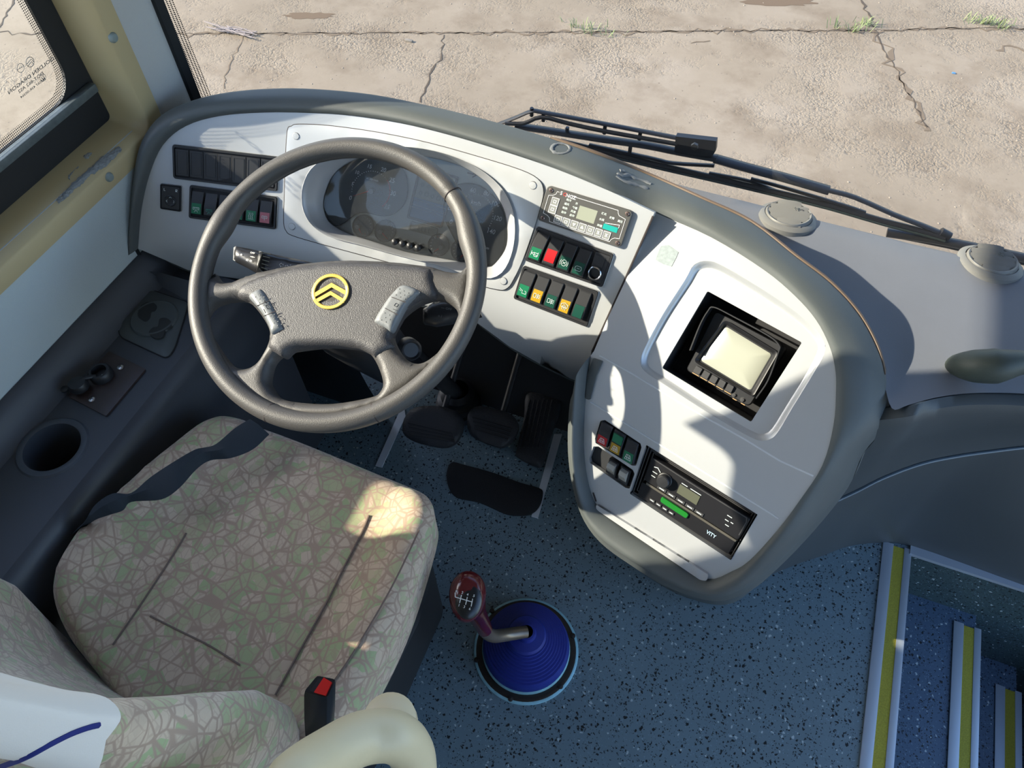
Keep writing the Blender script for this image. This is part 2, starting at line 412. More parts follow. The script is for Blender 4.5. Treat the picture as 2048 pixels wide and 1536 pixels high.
def mat_fabric(name, sc=1.0):
    """beige cloth printed with crossing purple-brown strokes over green-tinted facets"""
    m = bpy.data.materials.new(name); m.use_nodes = True; n = m.node_tree; b = n.nodes['Principled BSDF']; L = n.links
    tc = n.nodes.new('ShaderNodeTexCoord'); O = tc.outputs['Object']
    def mul(a, c):
        x = n.nodes.new('ShaderNodeMath'); x.operation = 'MAXIMUM'; L.new(a, x.inputs[0]); L.new(c, x.inputs[1]); return x.outputs[0]
    def warp(s, off):
        q = node(n, 'ShaderNodeMapping'); q.inputs['Location'].default_value = off; q.inputs['Scale'].default_value = s; q.inputs['Rotation'].default_value = (off[0], off[1], off[2]*2)
        L.new(O, q.inputs['Vector']); return q.outputs[0]
    masks = []
    for sc_, s, off, wd in ((23, (1, .72, 1), (.3, .1, .7), .04), (21, (.7, 1, .8), (1.7, 2.3, .4), .038), (42, (1, .8, 1), (3.1, .6, 2.2), .045)):
        v = n.nodes.new('ShaderNodeTexVoronoi'); v.feature = 'DISTANCE_TO_EDGE'; v.inputs['Scale'].default_value = sc_*sc; L.new(warp(s, off), v.inputs['Vector'])
        r = n.nodes.new('ShaderNodeMapRange'); r.inputs['From Min'].default_value = wd*.6; r.inputs['From Max'].default_value = wd*1.5; r.inputs['To Min'].default_value = 1; r.inputs['To Max'].default_value = 0
        L.new(v.outputs['Distance'], r.inputs['Value']); masks.append(r.outputs[0])
    mk = mul(masks[0], masks[1]); lo = n.nodes.new('ShaderNodeMath'); lo.operation = 'MULTIPLY'; lo.inputs[1].default_value = .45; L.new(masks[2], lo.inputs[0]); mk = mul(mk, lo.outputs[0])
    v = n.nodes.new('ShaderNodeTexVoronoi'); v.inputs['Scale'].default_value = 34*sc; L.new(warp((1, .8, 1), (.3, .1, .7)), v.inputs['Vector'])
    sp = n.nodes.new('ShaderNodeSeparateColor'); L.new(v.outputs['Color'], sp.inputs[0])
    r = n.nodes.new('ShaderNodeValToRGB'); e = r.color_ramp.elements; e.new(.5); e.new(.75)
    for q, (p, c) in zip(e, ((0, '#c2ae98'), (.45, '#b9a590'), (.62, '#aca784'), (1, '#9ba67c'))): q.position = p; q.color = lin(c)
    L.new(sp.outputs[1], r.inputs[0])
    x = n.nodes.new('ShaderNodeMix'); x.data_type = 'RGBA'; x.inputs['B'].default_value = lin('#a28b79'); L.new(mk, x.inputs['Factor']); L.new(r.outputs[0], x.inputs['A'])
    L.new(x.outputs['Result'], b.inputs['Base Color']); b.inputs['Roughness'].default_value = .95; b.inputs['Sheen Weight'].default_value = .2
    k = n.nodes.new('ShaderNodeBump'); k.inputs['Strength'].default_value = .3; k.inputs['Distance'].default_value = .0006
    nz = node(n, 'ShaderNodeTexNoise', Scale=900.0); L.new(O, nz.inputs['Vector']); L.new(nz.outputs['Fac'], k.inputs['Height']); L.new(k.outputs[0], b.inputs['Normal'])
    MATS[name] = m; return m
def mat_glass(name, tint, refl=.06, haze=0.0):
    m = bpy.data.materials.new(name); m.use_nodes = True; n = m.node_tree; n.nodes.remove(n.nodes['Principled BSDF']); L = n.links
    out = n.nodes['Material Output']; t = node(n, 'ShaderNodeBsdfTransparent'); t.inputs[0].default_value = tuple(tint)+(1,)
    g = node(n, 'ShaderNodeBsdfGlossy', Roughness=.03); mx = n.nodes.new('ShaderNodeMixShader')
    lw = n.nodes.new('ShaderNodeFresnel'); lw.inputs['IOR'].default_value = 1.0+refl*7
    L.new(lw.outputs[0], mx.inputs[0]); L.new(t.outputs[0], mx.inputs[1]); L.new(g.outputs[0], mx.inputs[2]); last = mx
    if haze:
        d = node(n, 'ShaderNodeBsdfDiffuse'); d.inputs[0].default_value = (.75, .8, .85, 1); m2 = n.nodes.new('ShaderNodeMixShader'); m2.inputs[0].default_value = haze
        L.new(mx.outputs[0], m2.inputs[1]); L.new(d.outputs[0], m2.inputs[2]); last = m2
    L.new(last.outputs[0], out.inputs[0]); return m
def mat_dots(ax=(0, 1, 1), nm='dotted_frit'):
    """black ceramic dots printed on clear glass"""
    m = bpy.data.materials.new(nm); m.use_nodes = True; n = m.node_tree; b = n.nodes['Principled BSDF']; L = n.links
    b.inputs['Base Color'].default_value = (.012, .012, .014, 1); b.inputs['Roughness'].default_value = .5
    tc = n.nodes.new('ShaderNodeTexCoord'); v = n.nodes.new('ShaderNodeVectorMath'); v.operation = 'SCALE'; v.inputs['Scale'].default_value = 1/.0034
    f = n.nodes.new('ShaderNodeVectorMath'); f.operation = 'FRACTION'; s = n.nodes.new('ShaderNodeVectorMath'); s.operation = 'SUBTRACT'; s.inputs[1].default_value = (.5, .5, .5)
    w_ = n.nodes.new('ShaderNodeVectorMath'); w_.operation = 'MULTIPLY'; w_.inputs[1].default_value = ax
    l = n.nodes.new('ShaderNodeVectorMath'); l.operation = 'LENGTH'; c = n.nodes.new('ShaderNodeMath'); c.operation = 'LESS_THAN'; c.inputs[1].default_value = .33
    L.new(tc.outputs['Object'], v.inputs[0]); L.new(v.outputs[0], f.inputs[0]); L.new(f.outputs[0], s.inputs[0]); L.new(s.outputs[0], w_.inputs[0]); L.new(w_.outputs[0], l.inputs[0])
    L.new(l.outputs['Value'], c.inputs[0]); L.new(c.outputs[0], b.inputs['Alpha']); return m

silver = mat('silver_paint', (.46, .475, .49), .40, .4, bump=(900, .12, .0004), spec=.5)
hoodm = mat('grey_soft_plastic', (.078, .088, .088), .55, bump=(700, .25, .0006), var=(14, .12))
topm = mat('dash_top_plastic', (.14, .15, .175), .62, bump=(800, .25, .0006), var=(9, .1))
darkp = mat('black_plastic', (.012, .013, .016), .45, bump=(600, .15, .0004))
rockm = mat('switch_black', (.022, .023, .026), .4)
recess = mat('recess_black', (.006, .006, .008), .7)
gapm = mat('gap_dark', (.03, .022, .022), .8)
wheelm = mat('wheel_rubber', (.058, .055, .053), .5, bump=(620, .4, .0008), var=(10, .12))
padm = mat('wheel_pad_grain', (.052, .05, .052), .5, bump=(620, .7, .001))
gold = mat('yellow_emblem', '#c9a94c', .45, .2, var=(60, .15))
white = mat('white_print', (.8, .8, .8), .5)
symm = mat('pale_symbol', (.62, .7, .68), .5)
green = mat('green_lens', '#0f6a48', .35); red = mat('red_lens', '#b0161e', .35); yellow = mat('yellow_lens', '#a8841a', .35); pink = mat('faded_red_lens', '#a8606a', .4)
darkgreen = mat('dark_green_lens', '#0b4034', .35)
chrome = mat('chrome', (.7, .7, .7), .2, 1.0)
screwm = mat('dark_screw', (.25, .18, .16), .35, .8)
beige = mat('beige_paint', '#b3a27c', .45, bump=(300, .1, .0004), var=(5, .08))
wallm = mat('pale_blue_grey_panel', '#b2bcbe', .75, bump=(500, .5, .001), var=(4, .05))
pillm = mat('grey_pillar_cloth', '#b3b4b4', .8, bump=(600, .4, .001))
blackr = mat('black_rubber', (.008, .009, .011), .6, bump=(300, .2, .0005))
consm = mat('dark_console_plastic', (.040, .044, .054), .5, bump=(600, .3, .0006), var=(8, .2))
vinyl = mat_vinyl(); fabric = mat_fabric('printed_seat_cloth', 1.6)
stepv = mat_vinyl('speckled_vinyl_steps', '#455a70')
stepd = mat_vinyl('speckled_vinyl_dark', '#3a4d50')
alum = mat('aluminium_strip', (.45, .5, .56), .45, .5)
nosey = mat('yellow_grit', '#a8a035', .85, bump=(900, 1, .002), var=(400, .45))
cream = mat('cream_vinyl', '#d6c29a', .4, bump=(60, .3, .002))
whitec = mat('white_cloth', '#dad4ce', .9, bump=(900, .3, .0006))
blue = mat('blue_piping', '#16226e', .8)
beltm = mat('dark_webbing', '#16222c', .75, bump=(1200, .6, .0006))
roofm = mat('pale_roof_lining', (.34, .34, .33), .9)
glassf = mat_glass('windscreen_glass', (.80, .79, .76)); glasss = mat_glass('side_glass', (.93, .94, .90))

# ================================================================ SETTING
XL = -1.06; XG = -1.13
gz = -.95
bm = bmesh.new(); bmesh.ops.create_grid(bm, x_segments=2, y_segments=2, size=30)
for v in bm.verts: v.co.z = gz
g = struct(obj('ground', bm, mat_ground())); g['label'] = 'worn pale concrete yard outside the windscreen'
crackm = mat('crack_dirt', '#6b5d4c', .95); crackd = mat('crack_dark', '#4b4136', .95)  # two browns for the cracks, the second darker
def crack(pts, wd, nm='ground_crack', jit=.5, m=crackm):
    P = [atz(x, y, gz) for x, y in pts]; out = []
    for a, b in zip(P, P[1:]):
        k = max(2, int((b-a).length/.035))
        for i in range(k): out.append(a+(b-a)*i/k)
    out.append(P[-1]); L, R = [], []
    for i, p in enumerate(out):
        t = (out[min(i+1, len(out)-1)]-out[max(i-1, 0)]).normalized(); s = V((-t.y, t.x, 0)); c = p + s*random.gauss(0, wd*jit)
        w2 = wd*random.uniform(.15, 1)*.5; L.append(c+s*w2+V((0, 0, .002))); R.append(c-s*w2+V((0, 0, .002)))
    bm = bmesh.new(); loft_bm(bm, [L, R]); o = obj(nm, bm, m, g, smooth=0); return o
crack([(300, 68), (640, 66), (900, 66), (1250, 64), (1500, 62), (1745, 62), (1900, 56), (2120, 58)], .012, m=crackd)
crack([(300, 70), (640, 68), (900, 66), (1250, 64), (1500, 62), (1745, 62), (1900, 56), (2120, 58)], .03)
crack([(1722, 0), (1735, 25), (1748, 55)], .02, m=crackd)
crack([(1748, 60), (1760, 85), (1775, 115), (1790, 135), (1803, 160), (1820, 190), (1838, 225), (1850, 255)], .016, m=crackd)
crack([(1748, 60), (1765, 90), (1785, 120), (1795, 145), (1820, 190), (1840, 230), (1852, 262)], .04)
crack([(888, 70), (885, 95), (880, 120), (862, 140), (858, 160), (848, 185), (842, 205)], .014, m=crackd)
crack([(488, 66), (478, 90), (460, 125), (450, 160), (449, 178)], .012)
crack([(-60, 0), (-5, 62), (20, 20), (34, -10)], .02, m=crackd)
crack([(-60, 66), (0, 66), (40, 66), (90, 68), (200, 70)], .02, m=crackd)
crack([(1380, 86), (1420, 82)], .012); crack([(1990, 100), (2020, 92), (2060, 108)], .03)
stain = mat('damp_stain', '#63523f', .9)
def blot(cx, cy, rx, ry, nm='ground_stain', m=stain):
    pts = []
    for k in range(26):
        a = 2*math.pi*k/26; r = random.uniform(.7, 1.1); pts.append(atz(cx+rx*r*math.cos(a), cy+ry*r*math.sin(a), gz)+V((0, 0, .0012)))
    bm = bmesh.new(); bm.faces.new([bm.verts.new(p) for p in pts]); obj(nm, bm, m, g, smooth=0)
blot(1560, 4, 85, 9); blot(620, 32, 55, 7); blot(1560, -16, 180, 14)

# floor, stairwell
W0, W1, W2, W3 = .585, .82, 1.01, 1.16
struct(box('floor', XL-.02, W0-.004, -2.4, 1.12, -.05, 0, vinyl))
yw = .962
st = []
for i, (x0, x1, z) in enumerate(((W0, W1, -.2), (W1, W2, -.4), (W2, W3, -.6))):
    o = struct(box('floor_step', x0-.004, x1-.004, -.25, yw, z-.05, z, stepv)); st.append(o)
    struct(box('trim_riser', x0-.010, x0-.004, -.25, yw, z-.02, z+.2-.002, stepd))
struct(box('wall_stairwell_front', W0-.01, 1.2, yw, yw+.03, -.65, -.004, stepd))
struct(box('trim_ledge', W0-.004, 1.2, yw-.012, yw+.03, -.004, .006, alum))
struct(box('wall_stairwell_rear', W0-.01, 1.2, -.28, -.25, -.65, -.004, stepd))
def nosing(x, z, y0, y1, lab):
    e = empty('step_nosing', (x, (y0+y1)/2, z), lab, 'step edge', 'yellow striped step edges of the entrance stair')
    box('edge_profile', x, x+.023, y0, y1, z, z+.004, alum, e, .001); box('edge_profile', x+.046, x+.062, y0, y1, z, z+.004, alum, e, .001)
    box('grip_stripe', x+.023, x+.046, y0, y1-.004, z, z+.003, nosey, e)
nosing(.523, 0, -.25, .962, 'topmost step edge, grey metal with yellow grit stripe, at the driver floor')
nosing(.765, -.2, -.25, .93, 'second step edge down, grey metal with yellow grit stripe')
nosing(.955, -.4, -.25, .90, 'third step edge down, yellow striped metal in the bottom right corner')

# left wall, window frame, pillars
struct(box('wall_left', XL-.02, XL, -2.4, .97, 0, .738, wallm))
def Yz(p): return V((XL, p[0], p[1]))
def frame_loft(name, path, m):
    """path of (y,z) corner points of the opening; profile: face, bevel, reveal"""
    rows = []
    pr = [(-.004, XL-.001, -.037), (0, XL+.0, -.037), (0, XL+.004, -.035), (0, XL+.004, -.004), (0, XL+.001, 0), (0, XL-.03, .004), (0, XG+.006, .012), (0, XG-.01, .012)]
    n = len(path); cy = sum(p[0] for p in path)/n; cz = sum(p[1] for p in path)/n
    for _, x, o in pr:
        r = []
        for i, p in enumerate(path):
            a = V((path[i-1][0], path[i-1][1])); b = V((path[(i+1) % n][0], path[(i+1) % n][1])); t = (b-a).normalized(); nn = V((-t.y, t.x))
            if nn.dot(V((cy-p[0], cz-p[1]))) < 0: nn = -nn
            r.append((x, p[0]+nn.x*o, p[1]+nn.y*o))
        rows.append(r)
    return loft(name, rows, m, closed_cols=True, smooth=50)
def rrpath(y0, y1, z0, z1, r, n=6):
    out = []
    for cy, cz, a0 in ((y1-r, z0+r, -90), (y1-r, z1-r, 0), (y0+r, z1-r, 90), (y0+r, z0+r, 180)):
        for k in range(n+1):
            t = math.radians(a0+90*k/n); out.append((cy+r*math.cos(t), cz+r*math.sin(t)))
    out2 = []
    for p, q in zip(out, out[1:]+out[:1]):
        out2.append(p); L = math.hypot(q[0]-p[0], q[1]-p[1])
        if L > .1:
            for k in range(1, 8): out2.append((p[0]+(q[0]-p[0])*k/8, p[1]+(q[1]-p[1])*k/8))
    return out2
def side_window(idx, ya, yb, zt=1.62):
    f = struct(frame_loft('trim_%d' % idx, rrpath(ya, yb, .767, zt, .022), beige))
    # black rubber and ceramic border around the pane
    o = rrpath(ya+.008, yb-.008, .772, zt-.01, .02); i = rrpath(ya+.05, yb-.054, .858, zt-.05, .048)
    rows = [[(XG-.006, y, z) for y, z in o], [(XG, y, z) for y, z in o], [(XG, y, z) for y, z in i], [(XG-.006, y, z) for y, z in i]]
    # the rings have the same count because rrpath is deterministic
    wn = struct(loft('window_%d' % idx, rows, blackr, closed_cols=True, closed_rows=True, smooth=30))
    i2 = rrpath(ya+.062, yb-.068, .872, zt-.065, .040)
    bm = bmesh.new(); loft_bm(bm, [[(XG-.003, y, z) for y, z in i], [(XG-.003, y, z) for y, z in i2]], closed_cols=True); obj('dotted_border', bm, dots, wn, 0)
    bm = bmesh.new(); bm.faces.new([bm.verts.new((XG-.005, y, z)) for y, z in ((ya, .77), (yb, .77), (yb, zt), (ya, zt))]); obj('pane', bm, glasss, wn, 0)
    return wn
dots = mat_dots()
win1 = side_window(1, .08, .866)
win2 = side_window(2, -.95, .0)
win3 = side_window(3, -2.3, -1.1)
box('sliding_track', XG+.001, XG+.016, .12, .845, .843, .858, mat('track_grey', '#5e6668', .5, .3, var=(90, .4)), win1, .002)
# wall above and between the side windows
struct(box('wall_left', XL-.075, XL-.0, -2.4, 1.0, 1.65, 1.95, pillm))
for ya, yb in ((.0+.03, .08-.03), (-1.1+.03, -.95-.03), (-2.42, -2.33)):
    struct(box('wall_left', XL-.07, XL, ya, yb, .73, 1.66, pillm))
struct(box('wall_left', XG-.012, XL-.02, -2.4, .99, -.5, .770, wallm))
# front corner pillar: grey cloth then black band
prof = [(XL-.002, .898), (XL+.004, .91), (XL+.014, .935), (XL+.018, .958), (XL+.012, .974)]
rows = [[(x, y, z) for x, y in cr2(prof, 3, False)] for z in (.55, .9, 1.3, 1.66)]
struct(loft('trim_4', rows, pillm))
rows = [[(x, y, z) for x, y in ((XL+.010, .972), (XL+.018, .976), (XL+.020, .994), (XL+.008, 1.0))] for z in (.5, 1.0, 1.66)]
struct(loft('trim_5', rows, blackr))
struct(box('wall_left', XL-.075, XL+.001, .895, .99, .5, 1.66, pillm))
# windscreen
wsr = [(-1.052, .997), (-1.02, 1.03), (-.94, 1.09), (-.8, 1.145), (-.5, 1.185), (0, 1.20), (.5, 1.195), (.9, 1.16), (1.1, 1.05)]
wsr = cr2(wsr, 4, False)
ws = struct(loft('window_4', [[(x, y, .6) for x, y in wsr], [(x, y-.02, 1.2) for x, y in wsr], [(x, y-.05, 1.75) for x, y in wsr]], glassf))
ws['label'] = 'windscreen'
bmd = bmesh.new(); w2_ = wsr[2:5]
loft_bm(bmd, [[V((x, y-.003-(z-.6)*.033, z)) for x, y in wsr[1:4]] for z in (.62, 1.0, 1.2)]); obj('dotted_border', bmd, mat_dots((1, 0, 1), 'dotted_frit_front'), ws, 0)
struct(box('wall_front', -1.12, 1.15, 1.17, 1.22, -.6, .60, mat('outer_body', (.5, .5, .48), .4)))
struct(box('wall_front', -1.12, 1.15, 1.08, 1.20, 1.70, 1.98, roofm))
struct(box('ceiling', -1.2, 1.2, -2.45, 1.15, 1.95, 2.0, roofm))
struct(box('wall_rear', -1.2, 1.2, -2.45, -2.4, -.6, 1.95, roofm))
# right side: door glazing opening and rear-right wall
struct(box('wall_right', 1.17, 1.2, -2.4, -.25, 0, .75, wallm)); struct(box('wall_right', 1.17, 1.2, -2.4, 1.1, 1.75, 1.95, roofm))
struct(box('wall_right', 1.16, 1.2, -.30, -.22, -.6, 1.8, pillm)); struct(box('wall_right', 1.15, 1.2, 1.0, 1.1, -.6, 1.8, pillm))
struct(box('door_1', 1.17, 1.19, -.22, 1.0, -.62, -.15, blackr))
# screw caps in the beige frame
for (x, y, lab) in ((226, 75, 'grey round screw cap high on the beige window pillar'), (218, 354, 'grey round screw cap on the beige window sill')):
    p = atx(x, y, XL+.004); tag(lathe('screw_cap', [(0, -.002), (.0085, -.002), (.0085, .0015), (.006, .005), (0, .006)], p, mat('cap_grey', '#7f8a88', .5), n=V((1, 0, 0)), seg=20, caps=True), lab, 'screw cap', 'round screw caps in the beige frame')
# peeled adhesive residue on the sill
resm = mat('dried_glue', '#8b8e8c', .7, bump=(200, 1, .004), var=(150, .3))
def residue(name, poly, surf, m, lab, cat, off=.0008, dome=(.0015, .004)):
    pts = []
    for (a, b) in resamp(poly, 4): pts.append((a+random.gauss(0, .9), b+random.gauss(0, .9)))
    return tag(patch(name, pts, [], surf, m, off=off, grid=5, thick=.001, dome=dome), lab, cat)
sill = plane((XL-.02, 0, .770), (.13, 0, .99))
residue('glue_residue', [(113, 400), (150, 362), (205, 312), (238, 292), (243, 300), (215, 330), (182, 350), (150, 378), (118, 408)], sill, resm, 'long peeled grey glue residue on the beige window sill', 'residue')
residue('glue_residue', [(163, 312), (176, 303), (184, 306), (178, 316), (167, 320)], sill, resm, 'small blob of glue residue on the beige window sill', 'residue')
residue('glue_residue', [(136, 352), (155, 330), (157, 333), (140, 352), (139, 360)], sill, resm, 'thin sliver of glue residue at the inner edge of the sill', 'residue')
# etched marks on the side pane (read from inside: mirrored)
inkm = mat('glass_etching', '#4d5358', .6); pan = plane((XG-.001, 0, 0), (1, 0, 0))
e = tag(textobj('glass_marking', [('GOLDEN DRAGON', 62, 151, (-10.5, 8.2), (-4.5, -9)), ('DOT-862 AS2', 62, 165, (-8.5, 6.6), (-4, -8)), ('M4567 43R-00364', 66, 176, (-6.6, 5.2), (-3, -6))], inkm, win1, pan, .0))
bm = bmesh.new()
def circ_px(bm, cx, cy, rx, ry, surf, off, wd, n=28, rot=0):
    c, s = math.cos(rot), math.sin(rot)
    P = []
    for k in range(n):
        a = 2*math.pi*k/n; x = rx*math.cos(a); y = ry*math.sin(a); P.append(hit(surf, cx+x*c-y*s, cy+x*s+y*c, off))
    tube_bm(bm, P, wd, seg=6, closed=True); return bm
circ_px(bm, 60, 124, 8, 10, pan, 0, .0005); circ_px(bm, 85.5, 155, 6, 7.5, pan, 0, .0004); circ_px(bm, 41, 136, 7, 9, pan, 0, .0004)
for ln in (((54, 128), (62, 118), (68, 124)), ((56, 132), (63, 123), (68, 129))): tube_bm(bm, [hit(pan, x, y, 0) for x, y in ln], .0005, seg=6)
for k in range(3): tube_bm(bm, [hit(pan, x+3.6*k, y-2*k, 0) for x, y in ((34, 139), (38, 138), (39, 133))], .0004, seg=6)
text_bm(bm, 'E3', 85.5, 155, (-6, 4.5), (-3, -6), pan, 0)
obj('glass_emblem', bm, inkm, win1, 0)
# ================================================================ DASHBOARD
dash = empty('dashboard', (0, .9, .6), 'grey wraparound dashboard with silver fascia panels under the windscreen', 'dashboard')
# clockwise outline of the whole fascia (inner) and of the soft rim around it (outer), dz = outer height relative to inner
IO = [((276, 497), (254, 508), -.01), ((283, 420), (261, 430), 0), ((299, 350), (268, 350), .004), ((326, 290), (284, 282), .008), ((372, 252), (323, 230), .010),
      ((440, 232), (388, 200), .012), ((530, 225), (460, 184), .012), ((620, 226), (545, 177), .012), ((700, 231), (630, 178), .012), ((800, 246), (745, 189), .012),
      ((900, 270), (865, 213), .012), ((1000, 300), (975, 240), .012), ((1110, 337), (1100, 276), .012), ((1210, 378), (1200, 310), .010), ((1309, 425), (1293, 348), .008),
      ((1423, 475), (1400, 396), .006), ((1528, 540), (1500, 443), .006), ((1590, 592), (1590, 512), .006), ((1632, 640), (1660, 565), .004), ((1658, 690), (1715, 625), .002),
      ((1670, 735), (1752, 690), 0), ((1672, 780), (1770, 750), 0), ((1667, 850), (1768, 838), -.006), ((1645, 930), (1722, 905), -.012), ((1600, 1000), (1690, 975), -.012),
      ((1555, 1060), (1620, 1060), -.014), ((1500, 1120), (1545, 1135), -.016), ((1465, 1142), (1490, 1175), -.016), ((1415, 1158), (1425, 1193), -.018),
      ((1350, 1122), (1340, 1166), -.018), ((1280, 1078), (1262, 1120), -.018), ((1215, 1030), (1198, 1072), -.018), ((1188, 1000), (1165, 1020), -.012),
      ((1172, 940), (1147, 950), 0), ((1168, 870), (1141, 880), .0), ((1172, 790), (1145, 800), .0), ((1181, 712), (1150, 765), -.02)]
def sf(px, py): return SA if px < 1311-.463*(py-425) + 2 and py < 745 else SB
inn, outp, cre = [], [], []
for i, (a, b, dz) in enumerate(IO):
    s = SB if i >= 14 else SA
    P = hit(s, a[0], a[1]); inn.append(P)
    outp.append(atz(b[0], b[1], P.z+dz))
NV = [nrm(SB if i >= 14 else SA, P) for i, P in enumerate(inn)]
MID = V((-.35, .8, .68))
def rim_rows():
    r0 = [p - n*.012 for p, n in zip(inn, NV)]
    r1 = [p + n*.001 for p, n in zip(inn, NV)]
    r2 = [p.lerp(q, .22) + n*.012 for p, q, n in zip(inn, outp, NV)]
    r3 = [p.lerp(q, .60) + n*.016 for p, q, n in zip(inn, outp, NV)]
    r4 = [p.lerp(q, .90) + n*.008 for p, q, n in zip(inn, outp, NV)]
    r5 = list(outp)
    r6 = []
    for i, (p, q, n) in enumerate(zip(inn, outp, NV)):
        d = (q-p).normalized()
        r6.append(q + d*.010 - n*.012 - V((0, 0, .012)))
    return [r0, r1, r2, r3, r4, r5, r6]
RR = rim_rows()
per = 4
def cr3(r): return cat_rom(r, per)
rows = [cr3(r) for r in RR]
cols = [cat_rom([r[j] for r in rows[1:]], 3) for j in range(len(rows[0]))]
rows = [rows[0]] + [[c[i] for c in cols] for i in range(len(cols[0]))]
loft('soft_rim', rows, hoodm, dash, 60)
wr = rows[-6] if False else None
orm = mat('orange_brown_edge', (.13, .088, .058), .6)
tube('ridge_line', cat_rom([outp[i]+V((0, 0, .0012)) for i in range(12, 22)], 6), [.001]+[.0032]*53+[.001], orm, dash, seg=6)  # thin orange-brown line along the rim ridge
# outer skin under the rim: front side of the hood, and pod skirt going down to the floor
base = RR[6]
fr = list(range(0, 24))
A_ = [base[i] for i in fr]
B_ = []
for i in fr:
    p = base[i]; B_.append(V((p.x + (.0 if i > 3 else -.03), p.y + (.05 if i > 3 else .0), .66 if i >= 4 else p.z-.2)))
loft('hood_skin', smooth_rows([A_, [a.lerp(b, .5)+V((0, .01, 0)) for a, b in zip(A_, B_)], B_], 3, 3), hoodm, dash, 60)
# bead along the fascia edge
Fd = V((S15, C15, 0))
pod = list(range(23, len(IO)))
r0 = [base[i] for i in pod]; r1 = [p + Fd*.03 + V((0, 0, -.02)) for p in r0]; r2 = [V((p.x, p.y, p.z*.55)) + Fd*.09 for p in r0]; r3 = [V((p.x, p.y, .0)) + Fd*.16 for p in r0]
loft('pod_skirt', smooth_rows([r0, r1, r2, r3], 3, 4), hoodm, dash, 60)

# --- dash top shelf to the right, its rounded edge and front face above the stairs
zt = .70
top = [(1768, 842), (1815, 822), (1865, 808), (1925, 799), (1990, 797), (2060, 800), (2160, 812), (2300, 840), (2500, 880)]
yf = 1.150
c0 = [atz(x, y, zt) for x, y in top]; c0[0] = atz(1690, 835, .66)
topo = []
ridge = [outp[i]+V((0, .0, 0)) for i in range(8, 23)]
rg = [V((p.x, p.y+.002, zt-.0)) for p in ridge]
bm = bmesh.new()
# shelf: fan of rows from ridge/edge line (rear) to the windscreen line (front)
rear = [V((p.x, p.y, zt)) for p in ridge] + [p+V((0, .011, 0)) for p in c0[1:]]
rear = cat_rom(rear, 4)
rowsS = []
for t in (0, .15, .35, .6, .8, .92, .98, 1):
    r = []
    for p in rear:
        f = V((max(p.x, -1.0)*1.0, yf, zt)); q = p.lerp(V((p.x, yf, zt)), t)
        q.z = zt - .004*math.sin(math.pi*t) - (.02*max(0, (t-.9)/.1)**2); r.append(q)
    rowsS.append(r)
rowsS.append([p - V((0, -.004, .12)) for p in rowsS[-1]])
loft_bm(bm, rowsS)
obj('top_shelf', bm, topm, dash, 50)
edge0 = [V((p.x, p.y, p.z)) for p in c0]
rw = [[p+V((0, .016, -.004)) for p in edge0], [p+V((0, .010, -.0015)) for p in edge0], [p+V((0, -.006, -.008)) for p in edge0], [p+V((0, -.012, -.028)) for p in edge0]]
crease = [(1605, 1030), (1705, 985), (1765, 955), (1840, 927), (1910, 912), (1980, 902), (2060, 893), (2180, 888), (2330, 886)]
cr_z = [.40, .43, .45, .46, .46, .46, .46, .46, .46]
cr_ = [atz(x, y, z) for (x, y), z in zip(crease, cr_z)]
bot = [(1500, 1168), (1590, 1130), (1650, 1110), (1700, 1092), (1765, 1086), (1830, 1096), (2048, 1174), (2200, 1228), (2400, 1300)]
bt = [atz(x, y, .0) for x, y in bot]; bt2 = [p+V((0, .01, 0)) for p in bt]
mid1 = [a.lerp(b, .5)+V((0, .012, 0)) for a, b in zip(rw[3], cr_)]
mid2 = [a.lerp(b, .55)+V((0, .015, -.0)) for a, b in zip(cr_, bt)]
# start of the first columns blends into the rim
rows = [rw[0], rw[1], rw[2], rw[3], mid1, [p+V((0, .0, .006)) for p in cr_], cr_, mid2, bt]
rows = [cat_rom(r, 5) for r in rows]
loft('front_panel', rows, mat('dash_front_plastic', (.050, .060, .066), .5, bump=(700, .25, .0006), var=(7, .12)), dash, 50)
crl = cat_rom([p+V((0, -.003, .002)) for p in cr_], 5)
tube('trim_bead', crl[3:], .0028, mat('bead_grey', '#5c6c78', .5), dash, seg=6)
# left return of the dash to the wall and lower left dark trim
loft('end_cap', [[inn[0]+V((0, 0, 0)), outp[0], V((XL, outp[0].y, outp[0].z))], [inn[0]+V((0, .0, -.1)), outp[0]+V((0, 0, -.1)), V((XL, outp[0].y, outp[0].z-.1))]], darkp, dash)

# --- fascia sheets
clusterL = [(575, 262), (583, 253), (597, 249), (660, 252), (760, 266), (860, 287), (960, 315), (1040, 340), (1075, 358), (1086, 378), (1083, 405), (1068, 455), (1045, 520), (1026, 560), (1014, 576), (995, 579), (930, 563), (840, 541), (740, 514), (640, 487), (586, 471), (573, 462), (568, 445), (569, 400), (571, 330)]
lip = [(603, 397), (606, 370), (620, 340), (648, 318), (690, 303), (740, 296), (800, 293), (860, 300), (915, 316), (965, 342), (1003, 376), (1024, 415), (1030, 460), (1024, 505), (1008, 540), (985, 556), (955, 554), (926, 547), (880, 532), (800, 512), (720, 490), (660, 474), (625, 452), (608, 425)]
glassL = [(648, 402), (655, 375), (668, 350), (697, 326), (738, 312), (800, 308), (865, 316), (910, 328), (941, 342), (979, 372), (1007, 418), (1014, 456), (1012, 494), (992, 524), (976, 533), (926, 524), (870, 514), (814, 504), (750, 484), (695, 466), (661, 446), (650, 425)]
cl = cr2(clusterL, 3)
wide = [(x, y) for x, y in cl]
fasA_in = [(x, y) for (x, y), _, _ in IO[:15]]
